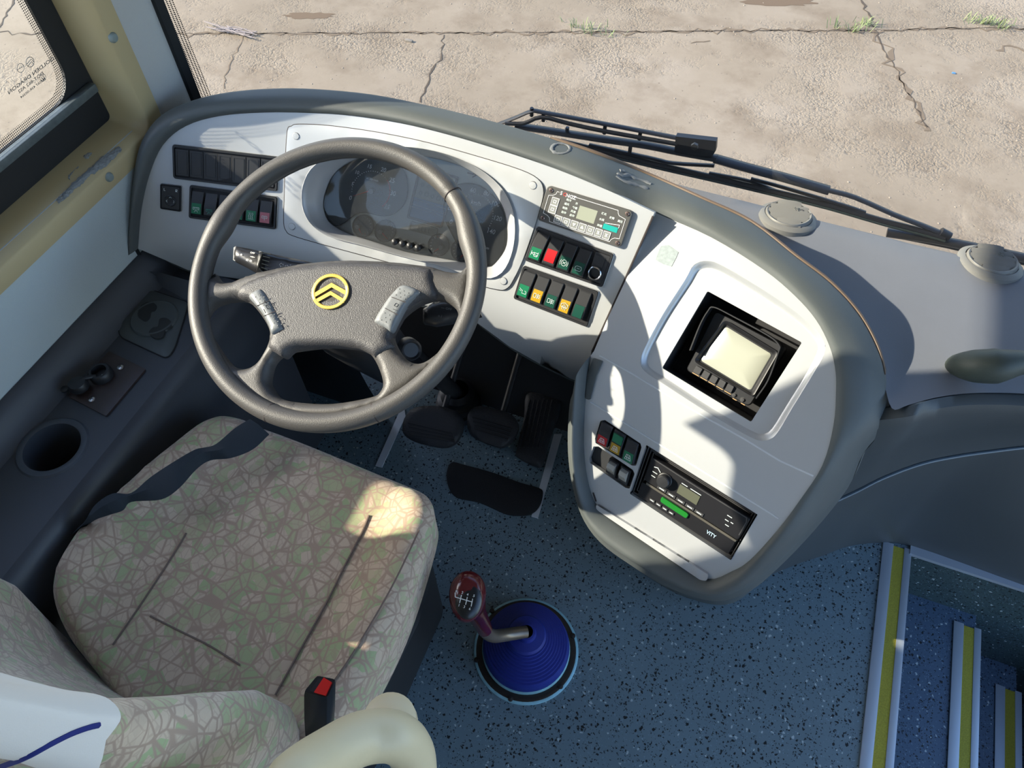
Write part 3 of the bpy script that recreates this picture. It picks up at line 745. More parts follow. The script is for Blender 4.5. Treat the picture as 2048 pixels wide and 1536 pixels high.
fasA = cr2(fasA_in, 4, False) + [(1300, 446), (1255, 546), (1212, 638), (1183, 702), (1176, 745), (1170, 768), (1140, 757), (1080, 728), (1020, 694), (960, 650), (945, 640), (900, 622), (860, 612), (700, 590), (560, 570), (440, 552), (375, 540), (330, 520)]
patch('instrument_fascia', fasA, [cr2(lip, 3)], SA, silver, dash, off=0, grid=17, thick=.012)
# lower roll under the fascia
low = [(330, 520), (375, 540), (440, 552), (560, 570), (700, 590), (860, 612), (945, 640), (960, 650), (1020, 694), (1080, 728), (1140, 757), (1172, 768)]
lp = [hit(SA, x, y) for x, y in low]
loft('fascia_underside', smooth_rows([lp, [p+V((0, .015, -.018)) for p in lp], [p+V((0, .10, -.03)) for p in lp], [p+V((0, .30, -.10)) for p in lp]], 3, 3), hoodm, dash)
# binnacle plate with its four screw caps
o = obj('binnacle_plate', patch_bm(bmesh.new(), cl, [cr2(lip, 3)], SA, off=.0035, grid=15, thick=.0035, dome=(.001, .003)), silver, dash)
line_px('plate_gap', clusterL, SA, .0028, gapm, dash, off=.0006, per=3, closed=True)
for x, y in ((592, 272), (584, 453), (1066, 371), (1007, 562)):
    p = hit(SA, x, y, .0045); n = nrm(SA, p)
    lathe('screw_cap', [(.0062, -.002), (.0062, .0006), (.0056, .0012), (0, .0014)], p, silver, dash, n=n, seg=20)
    lathe('cap_ring', [(.0062, -.0015), (.0070, -.0003), (.0062, .0002)], p, gapm, dash, n=n, seg=20)
# recess walls: lip -> glass outline
a = cr2(lip, 4); b = cr2(glassL, 4)
def arclen(pts, n):
    L = [0]; q = pts+pts[:1]
    for p, r in zip(q, q[1:]): L.append(L[-1]+math.hypot(r[0]-p[0], r[1]-p[1]))
    out = []; j = 0
    for k in range(n):
        t = L[-1]*k/n
        while L[j+1] < t: j += 1
        f = (t-L[j])/(L[j+1]-L[j]); out.append((q[j][0]+(q[j+1][0]-q[j][0])*f, q[j][1]+(q[j+1][1]-q[j][1])*f))
    return out
a = arclen(a, 90); b = arclen(b, 90)
rws = []
for f, h in ((0, .0045), (-.015, .006), (.0, .0085), (.08, .007), (.25, 0), (.6, -.016), (1, -.032), (1.0, -.045)):
    rws.append([hit(SA, p[0]*(1-f)+q[0]*f, p[1]*(1-f)+q[1]*f, h) for p, q in zip(a, b)])
loft('recess_wall', rws, mat('recess_silver', (.40, .41, .43), .4, .2, bump=(700, .15, .0005)), dash, closed_cols=True, smooth=60)

# --- pod fascia
frm = [(1394, 524), (1440, 521), (1648, 688), (1655, 712), (1531, 882), (1500, 882), (1290, 745), (1283, 716)]
frmO = cr2([(1370, 560), (1388, 530), (1415, 522), (1450, 534), (1540, 588), (1610, 638), (1645, 678), (1649, 705), (1625, 750), (1585, 815), (1553, 868), (1530, 881), (1500, 874), (1420, 828), (1330, 770), (1290, 743), (1281, 722), (1290, 695), (1325, 630)], 4)
frmI = cr2([(1380, 568), (1396, 543), (1417, 536), (1448, 547), (1535, 600), (1600, 648), (1632, 683), (1635, 703), (1613, 747), (1575, 808), (1544, 857), (1526, 868), (1503, 861), (1425, 817), (1338, 760), (1302, 737), (1295, 721), (1302, 697), (1335, 634)], 4)
monH = [(1415, 582), (1604, 685), (1502, 844), (1324, 736)]
radH = [(1293, 890), (1515, 1029), (1462, 1120), (1260, 987)]
b5 = [(1201, 842), (1210, 840), (1281, 887), (1283, 895), (1272, 931), (1264, 931), (1191, 886), (1190, 877)]
b6 = [(1187, 893), (1197, 893), (1266, 940), (1269, 948), (1259, 977), (1251, 976), (1180, 926), (1178, 918)]
fasB = [(1309, 425)] + cr2([p[0] for p in IO[14:]], 4, False)[1:] + [(1181, 712), (1188, 702), (1214, 640), (1257, 548), (1302, 446)]
def clampB(pts): return pts
patch('centre_fascia', fasB, [frmO, radH, b5, b6], SB, silver, dash, off=0, grid=15, thick=.010)
a = arclen(frmO, 100); b = arclen(frmI, 100)
# align starts
def align(a, b):
    k = min(range(len(b)), key=lambda i: math.hypot(b[i][0]-a[0][0], b[i][1]-a[0][1])); return b[k:]+b[:k]
b = align(a, b)
rws = [[hit(SB, p[0]*(1-f)+q[0]*f, p[1]*(1-f)+q[1]*f, h) for p, q in zip(a, b)] for f, h in ((0, 0), (.15, -.0008), (.5, -.005), (.85, -.0085), (1, -.009))]
loft('moulded_step', rws, silver, dash, closed_cols=True, smooth=60)
patch('monitor_surround', frmI, [rr2(monH, 4)], SB, silver, dash, off=-.009, grid=14, thick=.004)
line_px('seam', [(1306, 432), (1300, 446), (1255, 547), (1213, 639), (1184, 703)], SA, .0035, gapm, dash, off=.002)
line_px('seam_bead', [(1199, 711), (1262, 746), (1351, 800), (1420, 840), (1487, 877), (1560, 922), (1627, 952)], SB, .003, mat('bright_bead', (.62, .65, .68), .35, .2), dash, off=.0004)
line_px('seam_bead', [(1181, 804), (1240, 840), (1330, 896), (1450, 970), (1557, 1037)], SB, .003, MATS['bright_bead'], dash, off=.0004)
line_px('fascia_edge_gap', [p[0] for p in IO[4:14]], SA, .004, gapm, dash, off=-.001, per=4)
line_px('fascia_edge_gap', [p[0] for p in IO[15:29]], SB, .004, gapm, dash, off=-.001, per=4)
# drawer lip
patch('drawer_lip', rr2([(1192, 1009), (1417, 1150), (1413, 1162), (1400, 1160), (1192, 1019)], 4), [], SB, mat('lip_grey', (.36, .37, .38), .5), dash, off=.006, grid=14, thick=.012, dome=(.003, .006))
line_px('seam', [(1186, 985), (1192, 1003)], SB, .003, gapm, dash)
# little raised tab at the pod's upper left corner
patch('side_tab', rr2([(1186, 716), (1205, 722), (1192, 752), (1180, 800), (1171, 798), (1174, 750)], 3), [], SB, hoodm, dash, off=.004, grid=10, thick=.01, dome=(.002, .004))

# deep monitor niche
mh = rr2(monH, 4); rws = []
ctr = (sum(p[0] for p in monH)/4, sum(p[1] for p in monH)/4)
P0 = [hit(SB, x, y, -.009) for x, y in mh]; nn = nrm(SB, hit(SB, *ctr))
rws = [P0, [p-nn*.05 for p in P0], [p-nn*.075 for p in P0]]
loft('monitor_niche', rws, mat('niche_black', (.03, .03, .032), .45), dash, closed_cols=True, caps=False)
bm = bmesh.new(); bm.faces.new([bm.verts.new(p-nn*.074) for p in P0]); obj('niche_back', bm, recess, dash, 0)

# ================================================================ INSTALLED UNITS
# --- instrument cluster behind its pane
clu = empty('instrument_cluster', hit(SA, 830, 440, -.05), 'instrument cluster with rev counter, speedometer and small grey screen behind glass', 'gauge cluster')
facem = mat('cluster_face', (.085, .062, .060), .6); grm = mat('cluster_grey', (.42, .43, .39), .6, var=(30, .1)); redp = mat('red_print', '#c03a34', .5)
gpoly = cr2(glassL, 3)
patch('face_plate', gpoly, [], SA, grm, clu, off=-.044, grid=22, thick=.004)
dialm = mat('dial_black', (.05, .057, .06), .5)
D0 = -.0425
def dial(nm, pts, ring=True):
    dd = patch(nm, pts, [], SA, dialm, clu, off=D0, grid=14, thick=.001)
    if ring: line_px('dial_ring', pts, SA, .0016, mat('ring_black', (.01, .012, .014), .35), clu, off=D0+.002, closed=True)
    return dd
tach = cr2([(655, 445), (650, 400), (665, 345), (700, 318), (745, 309), (790, 322), (812, 352), (814, 390), (800, 418), (770, 432), (720, 425), (680, 450)], 4)
dT = dial('tachometer_dial', tach)
spd = cr2([(905, 470), (888, 430), (892, 392), (915, 370), (950, 369), (984, 390), (1006, 425), (1010, 470), (1000, 515), (975, 530), (930, 510)], 4)
dS = dial('speedometer_dial', spd)
def ell(cx, cy, rx, ry, n=18, rot=.25):
    c, s = math.cos(rot), math.sin(rot); return [(cx+rx*math.cos(a)*c-ry*math.sin(a)*s, cy+rx*math.cos(a)*s+ry*math.sin(a)*c) for a in [2*math.pi*k/n for k in range(n)]]
SD = [dial('small_dial', ell(cx, cy, 21, 22)) for cx, cy in ((726, 452), (770, 462), (877, 490), (923, 500))]
U, Vv = (9.5, 2.5), (3.2, -10.6)
def T(s, x, y, k=1.0): return (s, x, y, (U[0]*k, U[1]*k), (Vv[0]*k, Vv[1]*k))
textobj('dial_figures', [T('5', 705, 368, .9), T('0', 701, 396, 1.1), T('10', 714, 345, .9), T('15', 739, 333, 1), T('20', 767, 340, 1.1), T('25', 784, 361, 1.2), T('30', 786, 387, 1.2), T('35', 774, 414, 1.2), T('x100r/min', 745, 359, .6)], white, dT, SA, D0+.0012)
textobj('dial_figures', [T('60', 946, 381, 1.2), T('80', 973, 387, 1.2), T('100', 991, 408, 1.2), T('120', 995, 437, 1.2), T('140', 982, 463, 1.2), T('km/h', 952, 406, 1), T('0', 902, 444, 1.2), T('20', 900, 416, 1.2), T('km', 974, 496, .7)], white, dS, SA, D0+.0012)
def dots_px(nm, cx, cy, rx, ry, a0, a1, n, m, r=.0009):
    bm = bmesh.new()
    for k in range(n):
        a = math.radians(a0+(a1-a0)*k/(n-1)); x, y = ell_pt(cx, cy, rx, ry, a); p = hit(SA, x, y, D0+.0012)
        lathe_bm(bm, [(r, 0), (r, .0006), (0, .0007)], p, n=nrm(SA, p), seg=8)
    obj(nm, bm, m, clu)
def ell_pt(cx, cy, rx, ry, a, rot=.25):
    c, s = math.cos(rot), math.sin(rot); x = rx*math.cos(a); y = ry*math.sin(a); return cx+x*c-y*s, cy+x*s+y*c
dots_px('dial_marks', 742, 382, 38, 40, 165, 310, 22, white); dots_px('red_marks', 742, 382, 38, 40, -45, 35, 16, redp, .0012)
dots_px('dial_marks', 948, 430, 38, 42, 170, 385, 32, white)
def needle(pts, m, w=.0012): tube('needle', [hit(SA, x, y, D0+.004) for x, y in pts], [w, w*.35], m, clu, seg=6)
needle([(742, 381), (706, 392)], redp); needle([(948, 430), (926, 470)], redp)
hub = mat('needle_hub', (.12, .12, .12), .4)
for cx, cy, r in ((744, 382, .006), (949, 430, .006), (716, 453, .005), (762, 463, .005), (883, 494, .005), (930, 505, .005)):
    p = hit(SA, cx, cy, D0+.001); lathe('needle_hub', [(r, 0), (r, .004), (r*.8, .005), (0, .005)], p, hub, clu, n=nrm(SA, p), seg=18)
for (cx, cy), sd_ in zip(((726, 452), (770, 462), (877, 490), (923, 500)), SD):
    bm = bmesh.new(); bmr = bmesh.new()
    for k in range(9):
        a = math.radians(-95+22*k if cx < 800 else 95+22*k); x, y = ell_pt(cx, cy, 14, 15, a); x2, y2 = ell_pt(cx, cy, 17, 18, a)
        tube_bm(bmr if k > 6 else bm, [hit(SA, x, y, D0+.0012), hit(SA, x2, y2, D0+.0012)], .0004, seg=4)
    obj('small_marks', bm, white, sd_); obj('small_red_marks', bmr, redp, sd_)
for a, b in (((716, 453), (722, 466)), ((762, 463), (775, 478)), ((883, 494), (868, 503)), ((930, 505), (921, 515))): needle([a, b], redp, .0016)
# centre screen
q = Quad((822, 340), (893, 361), (862, 457), (798, 438), SA)
bm = bmesh.new(); ring_bm(bm, q, rrst(q, -.06, -.04, 1.05, 1.05, .003), rrst(q, 0, 0, 1, 1, .002), -.044, -.0405); obj('screen_frame', bm, facem, clu)
bm = bmesh.new(); prism_bm(bm, q, rect(0, 0, 1, .62), -.044, -.0425); obj('symbol_field', bm, mat('lcd_beige', (.21, .205, .165), .5), clu)
bm = bmesh.new(); prism_bm(bm, q, rect(0, .60, 1, 1), -.044, -.042); obj('blue_display', bm, mat('lcd_blue', '#3e5a80', .45, var=(150, .3)), clu)
bm = bmesh.new()
for r_ in range(3):
    for c_ in range(5):
        s0 = .1+.18*c_; t0 = .10+.17*r_; pat = random.choice([[(0, .5), (.3, 0), (1, .1), (1, .9), (.2, 1), (0, .5)], [(0, 0), (1, 0), (1, .8), (0, .8), (0, 0)], [(.5, 0), (1, .5), (.5, 1), (0, .5), (.5, 0)]])
        strokes_bm(bm, q, [[(s0+.10*a, t0+.09*b) for a, b in pat]], .0006, -.0422)
obj('warning_symbols', bm, facem, clu)
bm = bmesh.new(); strokes_bm(bm, q, [[(0, .74), (1, .76)], [(0, .80), (1, .81)], [(.02, .64), (.98, .65)]], .0005, -.0415); obj('screen_lines', bm, mat('line_pale', (.35, .42, .5), .5), clu)
q = Quad((803, 451), (853, 465), (850, 479), (799, 465), SA)
bm = bmesh.new(); ring_bm(bm, q, rrst(q, -.05, -.15, 1.05, 1.15, .002), rrst(q, 0, 0, 1, 1, .001), -.044, -.041); prism_bm(bm, q, rect(0, 0, 1, 1), -.044, -.0428); obj('odometer_window', bm, MATS['lcd_beige'], clu)
bm = bmesh.new(); strokes_bm(bm, q, [[(.30+.14*k, .2), (.30+.14*k, .8), (.37+.14*k, .8)] for k in range(4)], .0006, -.0424); obj('odometer_digits', bm, facem, clu)
q = Quad((915, 338), (934, 345), (936, 364), (917, 360), SA)
bm = bmesh.new(); strokes_bm(bm, q, [[(.0, .5), (.6, .5)], [(.5, .2), (.9, .5), (.5, .8)]], .0022, -.043); obj('turn_arrow', bm, facem, clu)
for x, y in ((794, 482), (809, 486), (824, 490), (840, 494)):
    p = hit(SA, x, y, -.03); n = nrm(SA, p); lathe('push_button', [(.0045, -.012), (.0045, .004), (.0062, .008), (.0062, .0115), (.004, .014), (0, .0148)], p, darkp, clu, n=n, seg=20)
patch('pane', gpoly, [ell(794, 482, 5.5, 5.5, 12), ell(809, 486, 5.5, 5.5, 12), ell(824, 490, 5.5, 5.5, 12), ell(840, 494, 5.5, 5.5, 12)], SA, mat_glass('cluster_pane', (.93, .95, .95), .07, .03), clu, off=-.03, grid=30, thick=.0002)

# --- switch banks
def slot_fn(tilt): return lambda s, t: tilt
ICON = {
 'lamp': [[(.15, .35), (.85, .35)], [(.3, .35), (.3, .6), (.15, .6), (.15, .35)], [(.85, .35), (.85, .6), (.7, .6), (.7, .35)], [(.4, .7), (.3, .9)], [(.6, .7), (.7, .9)], [(.5, .35), (.5, .8)]],
 'horn': [[(.1, .3), (.1, .75)], [(.1, .5), (.35, .42), (.85, .42)], [(.1, .55), (.35, .62), (.75, .62)], [(.85, .32), (.85, .72)], [(.45, .42), (.45, .78), (.8, .78), (.75, .62)]],
 'tri': [], 'steer': [[(.5+.3*math.cos(a/10*6.283), .5+.3*math.sin(a/10*6.283)) for a in range(11)], [(.35, .4), (.65, .6)], [(.65, .4), (.35, .6)], [(.12, .25), (.05, .5), (.12, .75)], [(.88, .25), (.95, .5), (.88, .75)]],
 'engine': [[(.15, .4), (.3, .3), (.75, .3), (.85, .45), (.85, .65), (.7, .75), (.25, .75), (.15, .6), (.15, .4)], [(.35, .52), (.65, .52)]],
 'can': [[(.1, .3), (.35, .45), (.45, .45), (.45, .75), (.9, .75), (.9, .5), (.7, .45)], [(.1, .5), (.3, .55)]],
 'fog': [[(.15, .3), (.4, .3), (.45, .5), (.4, .7), (.15, .7), (.15, .3)], [(.5, .35), (.9, .35)], [(.5, .5), (.9, .5)], [(.5, .65), (.9, .65)], [(.6, .25), (.66, .5), (.6, .75)]],
 'defrost': [[(.15, .6), (.1, .3), (.5, .15), (.9, .3), (.85, .6), (.15, .6)], [(.3, .85), (.35, .35)], [(.5, .85), (.5, .3)], [(.7, .85), (.65, .35)]],
 'heat': [[(.2, .85), (.8, .85)], [(.3, .75), (.25, .5), (.35, .3), (.3, .1)], [(.5, .75), (.45, .5), (.55, .3), (.5, .1)], [(.7, .75), (.65, .5), (.75, .3), (.7, .1)]],
 'door': [[(.3, .2), (.7, .2), (.85, .8), (.15, .8), (.3, .2)], [(.4, .3), (.4, .75)], [(.6, .3), (.6, .75)], [(.25, .55), (.75, .55)]],
 'pump': [[(.2, .3), (.8, .3), (.8, .55), (.2, .55), (.2, .3)], [(.35, .42), (.65, .42)], [(.5, .55), (.5, .8)]],
}
def rocker(parent, Q, s0, s1, t0, t1, lens, icon, up=.004, press=0, lensT=(.58, .96), hi=.010, label=None, sym=None):
    """wedge-shaped rocker: parts lens and symbol ride on it"""
    q = Q.sub(s0, t0, s1, t1); bm = bmesh.new()
    def top(t): return up + (hi-up)*max(0, min(1, (t-.08)/.55)) - press*max(0, t-.6)
    rows = []
    W, H = q.size()
    for t in (0, .06, .12, .35, .60, .93, 1.0):
        h = top(t) - (.003 if t in (0, 1.0) else 0); e = .04
        rows.append([q.Pn(0, t, -.002), q.Pn(0, t, h-.0012), q.Pn(e, t, h), q.Pn(1-e, t, h), q.Pn(1, t, h-.0012), q.Pn(1, t, -.002)])
    loft_bm(bm, rows, closed_cols=True, caps=True)
    r = obj('rocker_switch', bm, rockm, parent)
    if label: r['label'] = label
    if lens is None and not sym: return r
    a, b = lensT; bm = bmesh.new()
    if lens is not None:
        rows = []
        for t in (a, (a+b)/2, b):
            h = top(t)+.0001; rows.append([q.Pn(.1, t, h-.001), q.Pn(.1, t, h+.0006), q.Pn(.9, t, h+.0006), q.Pn(.9, t, h-.001)])
        loft_bm(bm, rows, closed_cols=True, caps=True); obj('lens', bm, lens, r)
    else: bm.free()
    if icon and ICON.get(icon):
        qq = q.sub(.14, a+(b-a)*.08, .86, a+(b-a)*.92); bm = bmesh.new(); hh = top((a+b)/2)+.0009
        strokes_bm(bm, qq, ICON[icon], .0006, hh); obj('symbol', bm, symm if sym is None else sym, r)
    return r
def bank(name, Q, label, cat, surf=SA, rad=.005, frame=.0035, group=None, framemat=None):
    e = empty(name, Q.P(.5, .5), label, cat, group)
    W, H = Q.size(); fw = frame
    bm = bmesh.new(); ring_bm(bm, Q, rrst(Q, 0, 0, 1, 1, rad), rrst(Q, fw/W, fw/H, 1-fw/W, 1-fw/H, rad*.6), -.001, .004); obj('frame', bm, framemat or darkp, e)
    line_px('highlight_bead', [tuple(Q.px(s, t)) for s, t in rrst(Q, -.004, -.01, 1.004, 1.01, rad)], surf, .0014, mat('highlight_bead', (.35, .36, .37), .35, .3), e, off=.0012, closed=True)  # silver bead painting the light edge highlight around the frame
    bm = bmesh.new(); prism_bm(bm, Q, rrst(Q, fw/W*.8, fw/H*.8, 1-fw/W*.8, 1-fw/H*.8, rad*.6), -.001, .0012); obj('backing', bm, recess, e)
    return e
Q = Quad((346, 289), (557, 314), (555, 382), (348, 356), SA)
e = bank('blanking_panel', Q, 'black strip of seven blank covers, highest panel on the left of the fascia', 'switch panel')
for k in range(7):
    s0 = .025+k*.136; bm = bmesh.new(); prism_bm(bm, Q, rect(s0+.003, .10, s0+.131, .90), 0, .0045, .0008); r = obj('blank_cover', bm, rockm, e)
    bm = bmesh.new(); strokes_bm(bm, Q, [[(s0+.02, .17), (s0+.115, .17), (s0+.115, .83), (s0+.02, .83), (s0+.02, .17)]], .0005, .0046); obj('moulded_line', bm, darkp, r)
Q = Quad((322, 367), (364, 372), (363, 423), (322, 417), SA)
e = bank('mirror_control', Q, 'small square mirror adjuster at the far left of the fascia', 'mirror control', rad=.003, frame=.0015)
bm = bmesh.new(); prism_bm(bm, Q, rrst(Q, .06, .05, .94, .95, .002), 0, .004, .0008); obj('control_face', bm, rockm, e)
p = Q.Pn(.5, .62, .004); lathe('adjuster_pad', [(.0105, -.001), (.0105, .001), (.009, .002), (.006, .0012), (0, .0012)], p, darkp, e, n=nrm(SA, p), seg=24)
bm = bmesh.new(); strokes_bm(bm, Q, [[(.36, .60), (.30, .64), (.36, .68)], [(.66, .60), (.72, .64), (.66, .68)], [(.46, .50), (.51, .46), (.56, .50)], [(.46, .78), (.51, .82), (.56, .78)], [(.2, .15), (.2, .24), (.26, .24)], [(.76, .24), (.76, .15), (.83, .15), (.83, .2), (.76, .2), (.83, .24)]], .0007, .0052); obj('symbol', bm, symm, e)
Q = Quad((381, 370), (555, 394), (552, 458), (379, 435), SA)
e = bank('switch_bank', Q, 'row of six rocker switches partly behind the wheel, lower left of the fascia', 'switches', rad=.004)
for k, (ln, ic) in enumerate(((green, 'lamp'), (None, 'lamp'), (None, None), (green, 'pump'), (green, 'heat'), (pink, 'pump'))):
    s0 = .03+k*.158
    rocker(e, Q, s0, s0+.135, .12, .86, ln, ic, lensT=(.52, .95), sym=mat('teal_symbol', '#3f8a78', .5) if ic and ln is None else None, hi=.009 if k != 1 else .012)
Q3 = Quad((1075, 453), (1228, 508), (1205, 574), (1051, 520), SA)
e = bank('switch_bank', Q3, 'rocker switches with horn and red hazard symbols, beside a round socket', 'switches', rad=.004)
spec3 = ((green, 'horn', (.53, .93), white), (red, 'tri', (.42, .86), None), (darkgreen, 'steer', (.48, .92), None), (darkgreen, 'engine', (.50, .93), None))
for k, (ln, ic, lt, sm) in enumerate(spec3):
    s0 = .03+k*.186; r = rocker(e, Q3, s0, s0+.155, .10, .90, ln, ic, lensT=lt, hi=.012, sym=sm)
    if k == 1: r['label'] = 'hazard switch with red lens'
q = Q3.sub(.785, .08, .975, .92); bm = bmesh.new(); prism_bm(bm, q, rect(0, 0, 1, 1), 0, .004, .0008); obj('socket_plate', bm, rockm, e)
bm = bmesh.new(); strokes_bm(bm, q, [[(.75, .1), (.75, .75)], [(.1, .1), (.75, .1)]], .0006, .0042); obj('moulded_line', bm, darkp, e)
p = hit(SA, 1190, 546, .006); n = nrm(SA, p)
s_ = lathe('power_socket', [(.0095, -.004), (.0115, .0), (.0115, .0035), (.0105, .0045), (.0092, .004), (.0088, -.008), (0, -.009)], p, [chrome, recess], e, n=n, seg=32)
for f in s_.data.polygons:
    c = f.center - p
    if c.dot(n) < .0035 and (c - n*c.dot(n)).length < .0093: f.material_index = 1
Q4 = Quad((1048, 531), (1198, 583), (1174, 653), (1028, 596), SA)
e = bank('switch_bank', Q4, 'row of five green and yellow rocker switches, lowest bank right of the wheel', 'switches', rad=.004)
for k, (ln, ic) in enumerate(((green, 'can'), (yellow, 'fog'), (darkgreen, 'fog'), (yellow, 'defrost'), (darkgreen, None))):
    s0 = .03+k*.186; rocker(e, Q4, s0, s0+.155, .08, .84, ln, ic, lensT=(.52, .96), hi=.012)
# climate panel
Q = Quad((1098, 370), (1268, 422), (1243, 495), (1077, 439), SA)
e = empty('climate_panel', Q.P(.5, .5), 'grey SONGZ climate control panel with white framed keys', 'climate control')
W, H = Q.size(); panelm = mat('panel_grey', (.075, .074, .07), .38)
bm = bmesh.new(); prism_bm(bm, Q, rrst(Q, 0, 0, 1, 1, .006), -.001, .007, .001); obj('housing', bm, panelm, e)
for s, t in ((.055, .10), (.95, .10), (.95, .90), (.055, .90)):
    p = Q.Pn(s, t, .007); n = nrm(SA, p); r = lathe('screw', [(.0036, 0), (.0036, .001), (.0026, .002), (0, .0022)], p, screwm, e, n=n, seg=16)
    bm = bmesh.new(); u = n.orthogonal().normalized()
    for d in (u, n.cross(u)): tube_bm(bm, [p+n*.0022-d*.0018, p+n*.0022+d*.0018], .0005, seg=6)
    obj('cross_slot', bm, recess, r)
bm = bmesh.new(); h = .0072
strokes_bm(bm, Q, [[(.30, .085), (.84, .085), (.85, .15), (.87, .21), (.92, .235), (.95, .25), (.955, .78), (.90, .80), (.87, .86), (.86, .93), (.14, .93), (.13, .84), (.10, .79), (.045, .76), (.045, .25), (.09, .22), (.12, .16), (.125, .085), (.15, .085)]], .0006, h)
obj('border_line', bm, white, e)
lcdm = mat('lcd_grey', (.28, .30, .24), .35)
bm = bmesh.new(); prism_bm(bm, Q, rect(.415, .26, .625, .62), .006, .0076); obj('display', bm, lcdm, e)
keym = mat('key_face', (.22, .23, .22), .5)
def key(s0, t0, s1, t1, ic=None):
    bm = bmesh.new(); prism_bm(bm, Q, rrst(Q, s0, t0, s1, t1, .0012), .006, .0078, .0004); k = obj('key', bm, keym, e)
    bm = bmesh.new(); strokes_bm(bm, Q, [[(s0, t0), (s1, t0), (s1, t1), (s0, t1), (s0, t0)]], .0007, .0078)
    if ic: strokes_bm(bm, Q.sub(s0, t0, s1, t1), ic, .0007, .0079)
    obj('key_outline', bm, white, k)
up_ = [[(.5, .3), (.3, .65), (.7, .65), (.5, .3), (.5, .6)]]; dn_ = [[(.5, .68), (.3, .35), (.7, .35), (.5, .68), (.5, .4)]]; bx_ = [[(.3, .35), (.7, .35), (.7, .65), (.3, .65), (.3, .35)]]
fn_ = [[(.3, .3), (.7, .7)], [(.7, .3), (.3, .7)], [(.5, .25), (.5, .75)]]
for k, ic in enumerate((bx_, bx_, dn_, up_, bx_, fn_, fn_)): key(.185+.0965*k, .70, .185+.0965*k+.081, .895, ic)
key(.095, .26, .175, .47, bx_); key(.095, .48, .175, .69, bx_)
Wu = (Q.px(1, .5)-Q.px(0, .5))/170.; Wv = (Q.px(.5, 0)-Q.px(.5, 1))/70.
def TQ(s, a, b, k): p = Q.px(a, b); return (s, p.x, p.y, (Wu.x*k, Wu.y*k), (Wv.x*k, Wv.y*k))
textobj('brand_lettering', [TQ('S', .160, .118, 9.5), TQ('NGZ', .275, .135, 9.5)], white, e, SA, .0078)
textobj('brand_letter', [TQ('O', .205, .126, 9)], redp, e, SA, .0078)
textobj('captions', [TQ(s, a, b, 5) for s, a, b in (('制冷', .265, .24), ('通风', .255, .36), ('制热', .25, .48), ('自动', .25, .60), ('开', .36, .27), ('外循', .355, .39), ('风速', .35, .50), ('自动', .35, .61), ('暖风', .69, .31), ('故障', .79, .35), ('高压', .89, .37), ('水阀', .685, .47), ('除霜', .685, .64))], symm, e, SA, .0078)
bm = bmesh.new(); prism_bm(bm, Q, rect(.735, .52, .905, .66), .006, .0076); obj('teal_bar', bm, mat('teal', '#0f968e', .4), e)
bm = bmesh.new(); strokes_bm(bm, Q, [[(.75, .50), (.91, .44), (.91, .52)]], .0008, .0076); obj('ramp_line', bm, white, e)
# --- pod switches
def boxbank(q4, label, depth=.02):
    q = Quad(*q4, SB); e = empty('switch_bank', q.P(.5, .5), label, 'switches'); return q, e
def well(e, poly, depth, m=recess):
    P = [hit(SB, x, y, 0) for x, y in poly]; n = nrm(SB, P[0]); bm = bmesh.new(); loft_bm(bm, [P, [p-n*depth for p in P]], closed_cols=True)
    bm.faces.new([bm.verts.new(p-n*depth) for p in P]); return obj('well', bm, m, e)
Q5, e5 = boxbank(((1203, 842), (1281, 890), (1272, 930), (1192, 886)), 'three staggered rocker switches, red, orange and green, left of the radio'); well(e5, b5, .012, rockm)
for s0, s1, t0, t1, ln, lt, ic in ((.02, .30, -.05, .86, red, (.58, .98), 'door'), (.35, .63, -.04, .90, yellow, (.56, .98), 'door'), (.68, .96, .0, .98, green, (.52, .98), 'door')):
    r = rocker(e5, Q5, s0, s1, t0, t1, ln, ic, lensT=lt, hi=.010, sym=white)
    if ln is yellow:
        qq = Q5.sub(s0, t0, s1, t1); bm = bmesh.new(); prism_bm(bm, qq, rect(.1, .12, .9, .50), .006, .0105); obj('upper_lens', bm, green, r)
Q6, e6 = boxbank(((1189, 895), (1267, 943), (1258, 976), (1180, 924)), 'pair of pale toggle rockers in a black recess beneath the coloured switches'); well(e6, b6, .012, rockm)
pale = mat('pale_toggle', (.42, .40, .35), .35)
for s0 in (.40, .70):
    q = Q6.sub(s0, .05, s0+.24, .95); bm = bmesh.new(); prism_bm(bm, q, rect(0, 0, 1, 1), -.01, .002, .001); r = obj('toggle_base', bm, rockm, e6)
    rows = []
    for t, h in ((.1, .0), (.15, .012), (.4, .015), (.8, .004), (.85, 0)): rows.append([q.Pn(.15, t, -.001), q.Pn(.15, t, h), q.Pn(.85, t, h), q.Pn(.85, t, -.001)])
    loft('toggle', rows, pale, r, closed_cols=True, caps=True)
# --- radio
QR = Quad(*radH, SB)
rd = empty('car_radio', QR.P(.5, .5), 'black car radio with round knob and green slot button, lower part of the pod', 'radio')
rm = mat('radio_black', (.010, .010, .012), .4, spec=.3); rmm = mat('radio_trim', (.05, .05, .052), .35)
P0 = [hit(SB, x, y, 0) for x, y in rr2(radH, 3)]; nR = nrm(SB, QR.P(.5, .5))
bm = bmesh.new(); loft_bm(bm, [[p+nR*.001 for p in P0], [p-nR*.03 for p in P0]], closed_cols=True); bm.faces.new([bm.verts.new(p-nR*.03) for p in P0]); obj('sleeve', bm, rm, rd)
bm = bmesh.new()
for k in range(3):
    f = .012+.022*k; ring_bm(bm, QR, rect(f, f*2, 1-f, 1-f*2), rect(f+.008, f*2+.016, 1-f-.008, 1-f*2-.016), -.02+.002*k, -.006-.004*k)
obj('cage_edges', bm, rmm, rd)
bm = bmesh.new(); prism_bm(bm, QR, rrst(QR, .075, .13, .97, .60, .004), -.02, .003, .0012); obj('tuner_face', bm, rm, rd)
